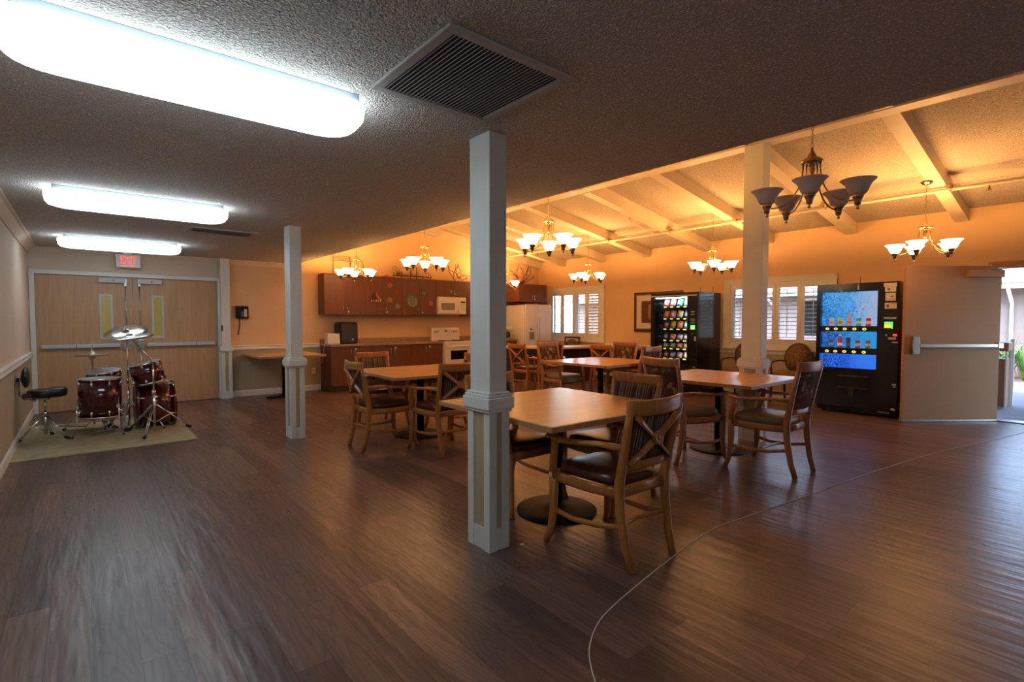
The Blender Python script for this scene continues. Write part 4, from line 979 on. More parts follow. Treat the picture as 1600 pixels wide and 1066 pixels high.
# coffee maker by the refrigerator
r = empty('coffee_maker', (8.05, 9.75, .902), 'pale coffee maker at the end of the worktop beside the refrigerator', 'coffee maker')
MB().box(-.09, .09, -.10, .14, 0, .03).box(-.09, .09, .04, .14, .03, .33).box(-.09, .09, -.10, .14, .25, .34).build('body', 'white_plastic', r, .010)
MB().lathe([(0, 0), (.055, 0), (.065, .05), (.06, .12), (.045, .15), (0, .15)], (0, -.03, .035), 16).build('carafe', 'dark_grey', r)
m = MB(); random.seed(3)
for i in range(9): m.ball((random.uniform(7.80, 8.15), random.uniform(9.55, 9.62), .922), .02, 8)
tag(m.build('fruit_pile', colour(.45, .18, .06)), 'small heap of light snacks on the worktop edge by the refrigerator', 'food')['kind'] = 'stuff'

# phone, sockets
r = empty('wall_phone', (2.19, YB, 1.395), 'black wall telephone with hanging coiled cord', 'phone')
box('case', 'black_plastic', -.10, .10, -.06, 0, 0, .225, r, .010)
box('handset', 'black_plastic', -.085, -.03, -.105, -.061, .005, .22, r, .014)
box('cradle_card', 'paper', .025, .075, -.063, -.06, .03, .17, r)
box('keypad', 'mid_grey', -.02, .015, -.063, -.06, .04, .13, r)
pts = []
for i in range(90):
    t = i / 89; pts.append((-.06 + .012 * math.cos(i * 1.25) + .012 * math.sin(t * 5), -.06 + .012 * math.sin(i * 1.25), .0 - .29 * t))
MB().tube(pts, .0042, 5).build('coiled_cord', 'black_plastic', r)
def plate(loc, ax, label, kind='outlet'):
    r = empty('wall_' + kind, loc, label, kind)
    if ax == 'y':
        box('cover', 'white_plastic', -.036, .036, -.006, 0, -.058, .058, r, .002)
        MB().box(-.016, .016, -.009, -.006, .008, .038).box(-.016, .016, -.009, -.006, -.038, -.008).build('sockets', 'light_grey', r)
    else:
        box('cover', 'white_plastic', 0, .006, -.036, .036, -.058, .058, r, .002); box('lever', 'light_grey', .006, .016, -.006, .006, -.012, .012, r)
plate((3.44, YB, .38), 'y', 'white wall outlet left of the base cabinets')
plate((XL, 9.2, 1.17), 'x', 'white light switch on the left wall near the double doors', 'switch')
r = empty('door_hold_switch', (1.845, YB - .152, 1.23), 'small dark lock box on the edge beside the double doors', 'lock'); box('box_body', 'dark_grey', -.012, .012, -.012, 0, -.05, .05, r, .002)

# wire and candle decorations above the wall cabinets
def scroll(cx, cz, r0, turns, n=22, flip=1):
    return [(cx + flip * r0 * (1 - i / n * .75) * math.cos(turns * 2 * PI * i / n), cz + r0 * (1 - i / n * .75) * math.sin(turns * 2 * PI * i / n)) for i in range(n)]
UZ = 2.272
r = empty('wire_rack', (4.10, 9.98, UZ), 'dark wire scroll rack standing on the leftmost wall cabinet behind a chandelier', 'decoration')
m = MB()
m.tube([(-.30, 0, 0), (-.30, 0, .36), (.05, 0, .36)], .007, 6); m.tube([(-.30, 0, .28), (.05, 0, .28)], .006, 6); m.tube([(.05, 0, 0), (.05, 0, .36)], .007, 6)
for k in range(6): m.tube([(x, 0, z) for x, z in scroll(-.26 + k * .055, .32, .026, 1.2)], .004, 5)
m.tube([(.05 + .14 * (1 - math.cos(a)), 0, .36 * 1 + .0 - .20 * (1 - math.sin(a) * 1)) for a in [i * PI / 10 for i in range(11)]], .006, 6)
m.tube([(.33, 0, .16), (.33, 0, 0)], .006, 6); m.tube([(-.30, 0, .004), (.33, 0, .004)], .006, 6)
m.build('wire_frame', 'iron_rust', r)
r = empty('candle_stand', (5.50, 9.96, UZ), 'rust-coloured metal stand holding cream candles on top of the cabinets', 'decoration')
m = MB(); m.box(-.42, .52, -.02, .02, .05, .065); m.box(-.05, .35, -.02, .02, .0, .012)
for x in (-.40, -.22, 0, .14, .30, .50): m.tube([(x, 0, .0), (x, 0, .26 if x in (0, .14) else .12)], .007, 6)
for k, (x, z) in enumerate(((-.38, .20), (-.30, .10), (.42, .10))): m.tube([(x + a, 0, z + b) for a, b in scroll(0, 0, .06, 1.3)], .005, 5)
for i in range(26):
    a = random.random() * 6.28; q = random.random() * .12; m.ball((-.30 + q * math.cos(a), random.uniform(-.03, .03), .11 + q * math.sin(a) * .6), .012, 6)
m.build('metal_frame', 'iron_rust', r)
for x, z, hh, w in ((-.12, .066, .13, .045), (.07, .066, .28, .05), (.22, .066, .13, .045)):
    MB().cyl((x, 0, z), (x, 0, z + hh), w, n=18).build('candle', 'candle_cream', r)
tag(MB().box(4.82, 5.02, 9.86, 9.98, UZ, UZ + .015).cyl((4.92, 9.92, UZ + .015), (4.92, 9.92, UZ + .05), .05, .035, 12).build('red_dish', 'red_paint'), 'small red dish on top of the wall cabinets', 'dish')
def vine(name, loc, label, w, h, n, seed):
    random.seed(seed); r = empty(name, loc, label, 'decoration'); m = MB(); lf = MB()
    for k in range(n):
        x = random.uniform(-w, w) * .4; z = 0; a = random.uniform(-.6, .6); pts = [(x, 0, 0)]
        for i in range(9):
            a += random.uniform(-.5, .5); x += math.sin(a) * h / 9; z += abs(math.cos(a)) * h / 9; pts.append((x, random.uniform(-.02, .02), z))
            if i > 1: lf.ball((x + random.uniform(-.02, .02), random.uniform(-.02, .02), z), .013, 6, (1, .4, 1.3))
        m.tube(pts, .005, 5)
    m.tube([(-w, 0, .006), (w, 0, .006)], .007, 6)
    m.build('wire_stem', 'iron_rust', r); lf.build('metal_leaves', 'iron_rust', r)
vine('wire_vine', (6.75, 9.98, UZ), 'wire flower spray on the cabinet above the microwave', .30, .42, 7, 4)
vine('wire_vine', (8.62, 9.80, UZ), 'dark branching wire spray on the cabinet above the refrigerator', .38, .52, 9, 9)
tag(MB().lathe([(0, 0), (.06, 0), (.13, .06), (.15, .12), (.14, .12), (.12, .06), (.05, .015), (0, .015)], (8.35, 9.62, UZ), 20).build('wire_bowl', 'iron_rust'), 'dark bowl on the cabinet above the refrigerator, left of the wire spray', 'bowl')

# framed picture
r = empty('framed_picture', (XR, 6.36, 1.55), 'framed picture with wide cream mat, partly hidden by the snack machine', 'picture')
m = MB(); a, b, f = .60, .43, .055
m.box(-.035, 0, -a, a, b - f, b).box(-.035, 0, -a, a, -b, -b + f).box(-.035, 0, -a, -a + f, -b + f, b - f).box(-.035, 0, a - f, a, -b + f, b - f).build('frame', 'dark_wood', r, .006)
box('inner_liner', 'brass', -.03, -.002, -a + f, a - f, -b + f, b - f, r)
box('mat', 'paper', -.032, -.03, -a + f + .015, a - f - .015, -b + f + .015, b - f - .015, r)
art = box('artwork', colour(.09, .035, .018, .6), -.034, -.032, -.40, .40, -.24, .24, r)
MB().ball((-.035, .18, 0), .08, 12, (.05, .7, 2.2)).build('painted_shape', colour(.30, .12, .05, .6), art)
MB().ball((-.035, -.12, .02), .10, 12, (.05, .9, 1.8)).build('painted_shape', colour(.22, .09, .04, .6), art)

# peninsula counter
r = empty('peninsula_counter', (8.2, 8.4, 0), 'long pale-topped peninsula counter with a dark front, behind the back table', 'counter')
pol = [(6.75, 9.02), (7.02, 8.66), (7.85, 7.72), (9.42, 7.42), (9.42, 8.12), (8.35, 8.42), (7.45, 9.25)]
MB().prism([(x - 8.2, y - 8.4) for x, y in pol], .745, .785).build('counter_top', 'peninsula_top', r, .004)
pin = [(6.95, 9.02), (7.12, 8.74), (7.92, 7.86), (9.42, 7.56), (9.42, 8.02), (8.30, 8.32), (7.45, 9.12)]
MB().prism([(x - 8.2, y - 8.4) for x, y in pin], .0, .745).build('cabinet_base', 'dark_wood', r)
tag(MB().box(8.75, 9.41, 6.15, 7.05, .70, .745).box(8.80, 9.40, 6.2, 7.0, .0, .70).build('low_black_cabinet', 'black_plastic'), 'low black cabinet under the framed picture, left of the snack machine', 'cabinet')

# ================================================================ VENDING MACHINES
# snack machine
SX, SY0, SY1, SZ = 8.50, 4.90, 5.885, 1.885
r = empty('snack_vending_machine', (SX, SY0, 0), 'black snack vending machine with lit glass front and rows of bags', 'vending machine')
D = .84; Wd = SY1 - SY0
m = MB(); m.box(.42, D, 0, Wd, .06, SZ); m.box(0.03, .42, 0, .03, .06, SZ); m.box(.03, .42, Wd - .03, Wd, .06, SZ); m.box(.03, .42, .03, Wd - .03, SZ - .06, SZ); m.box(.03, .42, .03, Wd - .03, .06, .50); m.box(.03, .42, .03, .20, .50, SZ - .06)
m.build('cabinet_body', 'black_gloss', r, .006)
m = MB(); m.box(0, .03, 0, .205, .08, SZ - .005); m.box(0, .03, Wd - .07, Wd, .08, SZ - .005); m.box(0, .03, .205, Wd - .07, SZ - .085, SZ - .005); m.box(0, .03, .205, Wd - .07, .08, .56); m.build('door_frame', 'black_plastic', r, .004)
box('top_trim', 'steel', -.004, .0, .01, Wd - .01, SZ - .068, SZ - .052, r)
box('glass_front', 'pane_glass', .012, .016, .205, Wd - .07, .56, SZ - .085, r)
box('light_strip', 'led_white', .035, .055, .24, Wd - .09, SZ - .10, SZ - .088, r)
box('added_side_light', 'led_white', .05, .065, .206, .213, .60, SZ - .12, r)  # added strip, hidden behind the door frame, brightens the bags
box('inner_back', 'dark_grey', .40, .419, .20, Wd - .03, .50, SZ - .06, r)
zs = [1.637, 1.413, 1.213, .998, .842, .655]
for z in zs:
    t = MB(); t.box(.09, .40, .21, Wd - .18, z - .022, z - .006); t.box(.085, .092, .21, Wd - .18, z - .035, z + .004); t.build('shelf_tray', 'black_plastic', r)
    t = MB()
    for k in range(4): t.box(.082, .086, .27 + k * .14, .33 + k * .14, z - .028, z - .008)
    t.build('price_tag', 'button_yellow', r)
    c = MB()
    for k in range(2): 
        c.tube([(.10 + i * .006, Wd - .14 + .03 * math.cos(i * .8), z + .04 + .03 * math.sin(i * .8)) for i in range(45)], .0022, 4)
        break
    c.build('spiral', 'mid_grey', r)
pnl = box('selection_panel', 'black_gloss', -.004, 0, .03, .19, .60, 1.70, r)
m = MB()
for i in range(4):
    for j in range(5): m.box(-.007, -.004, .045 + i * .022, .060 + i * .022, 1.30 + j * .022, 1.315 + j * .022)
m.build('keypad', 'mid_grey', pnl)
box('display', 'mid_grey', -.006, -.004, .055, .125, 1.51, 1.53, pnl); box('display', 'mid_grey', -.006, -.004, .055, .125, 1.46, 1.48, pnl)
box('card_reader', 'screen_green', -.02, -.004, .04, .12, 1.20, 1.275, pnl, .004); box('reader_panel', 'screen_amber', -.022, -.02, .055, .105, 1.20, 1.24, pnl)
MB().cyl((-.004, .09, 1.12), (-.012, .09, 1.12), .008, n=8).build('lock', 'steel', pnl)
box('coin_return', 'light_grey', -.008, -.004, .02, .05, .99, 1.07, pnl)
box('delivery_flap', 'dark_grey', -.006, 0, .28, Wd - .12, .20, .38, r, .004)
box('badge', 'light_grey', -.005, 0, .03, .08, .50, .52, r)
for yy in (.14, .40): MB().tube([(.80, yy, SZ), (.80, yy, SZ + .13)], .005, 6).build('rod', 'dark_wood', r)
for (a, b) in ((.05, .05), (.05, Wd - .1), (D - .1, .05), (D - .1, Wd - .1)): MB().box(a, a + .05, b, b + .05, 0, .06).build('foot', 'black_plastic', r)

def bag(w, h, c1, c2, tilt, px, py, pz, lab, grp):
    m = MB(); n = 7; G = []
    for sd in (-1, 1):
        g = []
        for j in range(n + 1):
            v = j / n; row = []
            for i in range(6):
                u = -1 + 2 * i / 5; bul = .022 * (1 - u ** 4) * (1 - (2 * v - 1) ** 4)
                row.append(m.bm.verts.new((sd * (bul + .001), u * w / 2 * (1 - .05 * math.sin(v * 9)), v * h)))
            g.append(row)
        G.append(g)
    for g in G:
        for j in range(n):
            for i in range(5):
                m.mi = 1 if 2 <= j <= 4 and 1 <= i <= 3 else 0
                m._f([g[j][i], g[j][i + 1], g[j + 1][i + 1], g[j + 1][i]], True)
    m.mi = 0
    A, B = G
    for j in range(n): m._f([A[j][0], A[j + 1][0], B[j + 1][0], B[j][0]]); m._f([A[j][5], A[j + 1][5], B[j + 1][5], B[j][5]])
    for i in range(5): m._f([A[0][i], A[0][i + 1], B[0][i + 1], B[0][i]]); m._f([A[n][i], A[n][i + 1], B[n][i + 1], B[n][i]])
    o = m.build('snack_bag', [colour(*c1, .3), colour(*c2, .3)]); o.location = (px, py, pz); o.rotation_euler = (math.radians(tilt), math.radians(6), 0)
    tag(o, lab, 'snack', grp); return o
rows = [
 ('top', [('pale lilac', (.50, .38, .55), (.6, .55, .6)), ('teal', (.10, .55, .45), (.65, .75, .7)), ('pink and white', (.70, .30, .32), (.75, .6, .5)), ('coral red', (.60, .16, .18), (.7, .5, .5))]),
 ('second', [('dark patterned', (.05, .06, .10), (.4, .4, .45)), ('green and orange', (.45, .42, .15), (.7, .4, .3)), ('pink and cream', (.62, .22, .25), (.7, .6, .5)), ('orange-red', (.68, .18, .06), (.7, .5, .2))]),
 ('third', [('bright green', (.02, .38, .20), (.45, .6, .5)), ('red and orange', (.60, .10, .04), (.6, .4, .2)), ('yellow-green', (.45, .46, .06), (.6, .6, .2)), ('blue and red', (.08, .10, .45), (.55, .2, .2))]),
 ('fourth', [('brown', (.14, .09, .05), (.45, .40, .30)), ('lavender', (.36, .28, .46), (.5, .4, .5)), ('rosy pink', (.56, .12, .20), (.65, .5, .5)), ('deep blue', (.03, .06, .40), (.35, .4, .6))]),
 ('fifth', [('gold and brown', (.35, .20, .06), (.45, .4, .3)), ('red and white', (.45, .06, .06), (.6, .55, .5)), ('dull green', (.10, .28, .20), (.3, .4, .35)), ('light blue', (.12, .30, .62), (.6, .65, .7))]),
 ('bottom', [('tan', (.42, .26, .12), (.5, .45, .4)), ('pale pink', (.55, .30, .28), (.6, .6, .6)), ('light violet', (.20, .24, .60), (.6, .65, .75)), ('maroon', (.30, .05, .06), (.6, .4, .3))])]
for (rn, bags), z in zip(rows, zs):
    hh = {1.637: .145, 1.413: .145, 1.213: .145, .998: .115, .842: .10, .655: .115}[z]
    for k, (cn, c1, c2) in enumerate(bags):
        bag(.115, hh, c1, c2, 12 if k % 2 else 8, SX + .13, SY0 + .30 + k * .143, z - .003, '%s snack bag on the %s shelf of the snack machine' % (cn, rn), 'snack bags in the vending machine')

# drinks machine
VX, V0, V1, VZ = 8.50, 1.925, 2.94, 1.905
r = empty('drink_vending_machine', (VX, V0, 0), 'tall black drinks vending machine with glowing blue splash panels', 'vending machine')
W2_ = V1 - V0
box('cabinet_body', 'black_gloss', .10, .86, 0.005, W2_ - .005, .06, VZ - .01, r, .01)
MB().prism([(0, .10), (.10, .03), (.10, VZ), (.015, VZ - .015), (0, VZ - .04)], 0, .0, 'y') if False else None
m = MB(); 
y0, y1 = .245, .965
def fr(a, b, c, d): m.box(0, .10, a, b, c, d)
fr(0, y0, .10, VZ - .01); fr(y1, W2_, .10, VZ - .01); fr(y0, y1, 1.776, VZ - .01); fr(y0, y1, 1.202, 1.280); fr(y0, y1, .874, .961); fr(y0, y1, .10, .670)
m.build('door', 'black_gloss', r)
box('kick_panel', 'black_plastic', .03, .10, .02, W2_ - .02, .03, .10, r, .004)
for i, (z0, z1, mt) in enumerate(((1.280, 1.776, 'splash_panel'), (.961, 1.202, 'splash_panel_mid'), (.670, .874, 'splash_panel_low'))):
    xx = .08 if i < 2 else .004
    o = MB().box(xx, xx + .006, y0, y1, z0, z1).build('backlit_panel', mt, r)
    if i < 2: box('panel_cover', 'pane_glass', .003, .006, y0, y1, z0, z1, r)
by = [2.79 - V0, 2.679 - V0, 2.563 - V0, 2.442 - V0, 2.320 - V0]
for zb in (1.237, .907):
    for k, yv in enumerate(by):
        q = MB().ball((-.002, yv, zb), .026, 12, (.2, 1, .75)).build('select_button', 'button_yellow', r)
        MB().ball((-.006, yv, zb), .010, 8, (.2, 1, 1)).build('button_arrow', 'black_plastic' if not (zb < 1 and k == 1) else 'red_paint', q)
def st(nm, mt, a, b, z0, z1, x=-.002, p=r): return box(nm, mt, x, 0.0005, a - V0, b - V0, z0, z1, p)
st('notice_sticker', 'paper', 1.955, 2.104, 1.825, 1.876); q = st('notice_sticker', 'paper', 1.962, 2.088, 1.755, 1.822); st('sticker_print', 'iron_rust', 2.03, 2.06, 1.775, 1.80, -.003, q)
q = st('notice_sticker', 'paper', 1.965, 2.081, 1.630, 1.738); st('sticker_print', 'iron_rust', 1.99, 2.02, 1.68, 1.70, -.003, q); st('sticker_print', 'red_paint', 1.97, 2.076, 1.64, 1.648, -.003, q)
q = st('notice_sticker', 'paper', 1.950, 2.086, 1.521, 1.605); st('sticker_print', 'iron_rust', 2.04, 2.065, 1.54, 1.58, -.003, q); st('sticker_print', 'red_paint', 1.955, 2.02, 1.593, 1.60, -.003, q)
st('bill_slot', 'light_grey', 1.951, 2.093, 1.379, 1.405, -.004)
q = st('card_reader', 'black_plastic', 1.965, 2.09, 1.225, 1.345, -.02); box('reader_light', 'screen_green', -.023, -.02, 1.985 - V0, 2.08 - V0, 1.32, 1.34, q); box('reader_light', 'screen_green', -.023, -.02, 1.985 - V0, 1.998 - V0, 1.25, 1.32, q)
box('reader_screen', 'screen_amber', -.023, -.02, 2.005 - V0, 2.08 - V0, 1.255, 1.312, q)
st('price_display', 'digits_red', 1.937, 1.985, 1.146, 1.172, -.003); MB().cyl((0, 2.06 - V0, 1.155), (-.01, 2.06 - V0, 1.155), .014, n=10).build('coin_button', 'light_grey', r)
st('coin_slot', 'light_grey', 1.949, 2.039, 1.097, 1.128, -.005); st('coin_plate', 'paper', 1.930, 1.993, 1.052, 1.066, -.003)
st('coin_return', 'light_grey', 1.936, 1.984, .468, .487, -.003); st('coin_return', 'mid_grey', 1.936, 1.97, .435, .455, -.003)
MB().ball((0, 1.962 - V0, .132), .03, 12, (.1, 1, .55)).build('oval_badge', 'light_grey', r)
st('vent_grille', 'mid_grey', 1.998, 2.134, .07, .09, -.003)
m = MB(); m.box(-.03, 0, 2.25 - V0, 2.64 - V0, .545, .565); m.box(-.03, 0, 2.25 - V0, 2.64 - V0, .375, .39); m.build('delivery_frame', 'dark_grey', r, .003)
box('delivery_flap', 'black_plastic', -.012, -.0, 2.26 - V0, 2.63 - V0, .392, .545, r)
MB().prism([(2.44 - V0, .26), (2.49 - V0, .26), (2.50 - V0, .37), (2.43 - V0, .37)], -.02, 0, 'x').build('pull_handle', 'dark_grey', r)
MB().prism([(2.60 - V0, 1.77 + .01), (2.63 - V0, 1.775), (2.655 - V0, 1.84), (2.645 - V0, 1.88), (2.61 - V0, 1.88)], -.004, 0, 'x').build('logo_mark', colour(.10, .25, .38, .4), r)
MB().box(-.004, 0, 2.40 - V0, 2.415 - V0, 1.80, 1.88).build('logo_mark', 'light_grey', r)
for yy in (.68, 1.0): MB().tube([(.80, yy, VZ - .01), (.80, yy, VZ + .14)], .005, 6).build('rod', 'dark_wood', r)
for (a, b) in ((.12, .05), (.12, W2_ - .1), (.78, .05), (.78, W2_ - .1)): MB().box(a, a + .05, b, b + .05, 0, .06).build('foot', 'black_plastic', r)
def can(y, z, lab, c1, c2, h=.115, rad=.032, bottle=False):
    o = empty('drink_bottle' if bottle else 'drink_can', (VX + .045, y, z), lab, 'drink', 'display drinks in the vending machine')
    if bottle:
        MB().lathe([(0, 0), (rad * .9, 0), (rad, .01), (rad, .08), (rad * .92, .10), (rad * .95, .115), (rad * .42, .155), (rad * .42, .17), (0, .17)], n=18).build('body', colour(*c1, .3, .25), o)
        MB().cyl((0, 0, .17), (0, 0, .19), rad * .45, n=12).build('cap', colour(*c2, .3, .25), o)
    else: MB().lathe([(0, 0), (rad * .85, 0), (rad, .008), (rad, h - .012), (rad * .84, h), (0, h)], n=18).build('body', colour(*c1, .3, .25), o)
    MB().lathe([(rad * 1.01, .03), (rad * 1.01, .07)], n=18).build('label_band', colour(*c2, .3, .25), o)
can(2.75, 1.281, 'pale pink drink can, leftmost of the upper panel', (.55, .38, .36), (.6, .2, .2))
can(2.636, 1.281, 'yellow drink can in the upper blue panel', (.55, .38, .03), (.35, .22, .02))
can(2.522, 1.281, 'taller pink drink bottle in the middle of the upper panel', (.50, .25, .20), (.60, .12, .08), bottle=True)
can(2.402, 1.281, 'green drink can in the upper blue panel', (.08, .25, .10), (.35, .42, .35))
can(2.285, 1.281, 'red drink can, rightmost of the upper panel', (.55, .02, .03), (.6, .35, .35))
can(2.75, .962, 'dark purple drink can at the left of the lower panel', (.05, .06, .16), (.1, .3, .4))
can(2.636, .962, 'red drink bottle with white cap in the lower panel', (.45, .02, .06), (.55, .5, .5), bottle=True)
can(2.530, .962, 'tall dark slim can in the lower panel', (.03, .04, .07), (.06, .08, .10), h=.15, rad=.028)
can(2.409, .962, 'maroon drink can in the lower panel', (.22, .05, .06), (.4, .3, .3))
can(2.286, .962, 'brown drink can, rightmost of the lower panel', (.18, .09, .06), (.30, .30, .26))

# ================================================================ DRUM KIT
m = MB(); m.prism([(-.572, 6.72), (.98, 6.72), (1.0, 8.50), (-.572, 8.90)], .0, .012)
tag(m.build('rug', 'rug_cloth', bevel=.003), 'worn olive-beige rug under the drum kit in the left corner', 'rug')
RZ = .012
def drum(name, loc, axis, rad, ln, lugs, label, heads=('drum_head', 'drum_head'), hoop='chrome'):
    r = empty(name, loc, label, 'drum'); ax = Vector(axis).normalized(); u = ax.orthogonal().normalized(); w = ax.cross(u)
    MB().lathe([(rad * .98, 0), (rad, 0), (rad, ln), (rad * .98, ln)], (0, 0, 0), 48, ax, closed=True).build('shell', 'drum_red', r)
    for z0, z1, hd in ((-.002, -.004, heads[0]), (ln + .004, ln + .002, heads[1])):
        MB().cyl(ax * z0, ax * z1, rad * 1.005, n=40).build('drumhead', hd, r)
    hw = .035 if name == 'bass_drum' else .02
    for z0 in (-.010, ln + .010 - hw):
        MB().lathe([(rad * 1.0, z0), (rad * 1.045, z0), (rad * 1.045, z0 + hw), (rad * 1.0, z0 + hw)], (0, 0, 0), 48, ax, closed=True).build('hoop', hoop, r)
    for k in range(lugs):
        a = 2 * PI * (k + .5) / lugs; d = u * math.cos(a) + w * math.sin(a)
        for z0 in (ln * .12, ln * .88):
            lg = MB().cyl(d * rad + ax * (z0 - .025), d * rad + ax * (z0 + .025), .013, n=8); lg.ball(d * (rad + .008) + ax * z0, .015, 8); lg.build('lug', 'chrome', r)
        q = MB(); q.cyl(d * (rad + .012) + ax * 0, d * (rad + .012) + ax * ln * .15, .0035, n=6); q.cyl(d * (rad + .012) + ax * ln * .85, d * (rad + .012) + ax * ln, .0035, n=6); q.build('tension_rod', 'chrome', r)
    return r
# floor tom
r = drum('floor_tom', (.135, 7.70, .235), (.02, 0, 1), .205, .44, 8, 'large dark red floor tom standing on three legs beside the throne')
for a in (200, 320, 80):
    t = math.radians(a); c, s = math.cos(t), math.sin(t); g = MB()
    g.tube([(c * .222, s * .222, .22), (c * .222, s * .222, -.10), (c * .27, s * .27, -.213)], .006, 8); g = g.build('leg', 'chrome', r)
    MB().ball((c * .27, s * .27, -.213), .013, 8).build('rubber_foot', 'rubber', g)
    MB().box(c * .215 - .02, c * .215 + .02, s * .215 - .02, s * .215 + .02, .10, .14).build('leg_bracket', 'chrome', r, .006)
# bass drum, axis along the room
r = drum('bass_drum', (.49, 7.95, .295), (1, 0, 0), .27, .40, 8, 'dark red bass drum lying on its side at the right of the kit', ('black_plastic', 'drum_head'), 'drum_red')
for s in (-1, 1):
    g = MB().tube([(.20, s * .20, -.14), (.26, s * .32, -.275)], .008, 8).build('spur', 'chrome', r); MB().ball((.26, s * .32, -.272), .012, 8).build('rubber_foot', 'rubber', g)
MB().cyl((.2, -.02, .27), (.2, -.02, .33), .022, n=12).build('tom_mount', 'chrome', r)
# rack tom, tilted towards the throne
r = drum('rack_tom', (.63, 7.74, .60), (-.22, -.03, .97), .17, .24, 6, 'dark red tom tilted towards the throne above the bass drum')
g = MB(); g.tube([(.06, .19, -.30), (.06, .20, .05)], .011, 8); g.tube([(.06, .20, .03), (-.02, .14, .08)], .011, 8); g.ball((.06, .20, .03), .025, 8); g.build('mount_arm', 'chrome', r)
# snare on a stand
r = drum('snare_drum', (.20, 8.17, .60), (-.10, -.12, .98), .18, .13, 8, 'snare drum on a stand behind the floor tom, grey head tilted', ('drum_head', 'light_grey'))
g = MB(); g.cyl((.01, .01, -.02), (.01, .01, -.50), .011, n=10)
for a in (30, 150, 270):
    t = math.radians(a); g.tube([(.01, .01, -.32), (.24 * math.cos(t), .24 * math.sin(t), -.578)], .007, 6); g.tube([(.01, .01, -.04), (.15 * math.cos(t), .15 * math.sin(t), -.015)], .006, 6)
g.build('snare_stand', 'chrome', r)
def tripod(r, z0, spread, rot, rt=.007, double=True):
    for k in range(3):
        a = math.radians(rot + 120 * k); c, s = math.cos(a), math.sin(a); g = MB()
        for e in ((-.009, .009) if double else (0,)):
            g.sweep([(c * .02 - s * e, s * .02 + c * e, z0), (c * spread * .45 - s * e, s * spread * .45 + c * e, z0 * .62), (c * spread - s * e, s * spread + c * e, .018)], .008, .014, (-s, c, 0), 6)
        g = g.build('leg', 'chrome', r)
        MB().cyl((c * (spread - .03), s * (spread - .03), .034), (c * (spread + .025), s * (spread + .025), .016), .014, .018, n=10).build('rubber_foot', 'rubber', g)
        MB().sweep([(0, 0, z0 * .35), (c * spread * .45, s * spread * .45, z0 * .60)], .006, .012, (-s, c, 0), 6).build('brace', 'chrome', r)
def cymbal(parent, c, rad, axis, name='cymbal', k=1.0):
    return MB().lathe([(0, .036 * k), (.012, .036 * k), (.03, .028 * k), (rad * .2, .012), (rad * .24, .008), (rad * .6, 0), (rad, -.014), (rad, -.0165), (rad * .6, -.003), (rad * .22, .005), (.02, .022 * k), (0, .028 * k)], c, 48, axis).build(name, 'bronze_cymbal', parent)
# hi-hat
r = empty('hi_hat_stand', (.085, 8.22, RZ), 'hi-hat stand with a small pair of cymbals behind the floor tom', 'cymbal stand')
MB().cyl((0, 0, .05), (0, 0, .88), .011, n=12).cyl((0, 0, .88), (0, 0, 1.06), .0035, n=8).cyl((0, 0, .60), (0, 0, .64), .018, n=12).cyl((0, 0, .86), (0, 0, .90), .028, .018, n=12).build('pole', 'chrome', r)
cymbal(r, (0, 0, .925), .175, (0, 0, 1)); cymbal(r, (0, 0, .905), .175, (0, 0, -1))
MB().cyl((0, 0, .955), (0, 0, .985), .012, n=10).build('clutch', 'chrome', r)
tripod(r, .42, .30, 70)
MB().prism([(-.36, -.03), (-.08, -.045), (-.08, .045), (-.36, .03)], .02, .032, 'z', Matrix.Rotation(math.radians(8), 4, 'Y')).build('foot_pedal', 'steel', r)
# cymbal stand in front with boom
r = empty('cymbal_stand', (.635, 7.42, RZ), 'tall chrome boom stand holding the lower tilted cymbal, in front of the bass drum', 'cymbal stand', 'cymbal stands')
MB().cyl((0, 0, .03), (0, 0, .50), .014, n=12).cyl((0, 0, .48), (0, 0, .84), .010, n=12).cyl((0, 0, .46), (0, 0, .51), .022, n=12).build('pole', 'chrome', r)
A = Vector((.10, .03, .74)); B = Vector((-.20, .10, 1.13))
MB().cyl(A, B, .007, n=10).ball((0, .06, .85), .024, 10).cyl((-.02, .03, .85), (.03, .03, .85), .012, n=8).build('boom_arm', 'chrome', r)
tlt = Vector((-.16, -.10, 1))
MB().cyl(B, B + tlt.normalized() * .07, .005, n=8).ball(B, .016, 8).build('tilter', 'chrome', r)
cymbal(r, B + tlt.normalized() * .03, .235, tlt)
tripod(r, .34, .36, 250)
# second stand behind, upper cymbal turned to the throne
r = empty('cymbal_stand', (.42, 7.98, RZ), 'chrome stand behind the tom carrying the upper cymbal that shows its top', 'cymbal stand', 'cymbal stands')
MB().cyl((0, 0, .03), (0, 0, .60), .013, n=12).cyl((0, 0, .58), (0, 0, 1.18), .009, n=12).cyl((0, 0, .57), (0, 0, .62), .020, n=12).build('pole', 'chrome', r)
tlt = Vector((-.22, -.42, 1)).normalized(); B = Vector((0, 0, 1.18))
MB().cyl(B, B + tlt * .09, .005, n=8).ball(B + tlt * .07, .014, 8, (1, 1, .8)).ball(B, .016, 8).build('tilter', 'chrome', r)
cymbal(r, B + tlt * .03, .225, tlt)
tripod(r, .34, .26, 20)
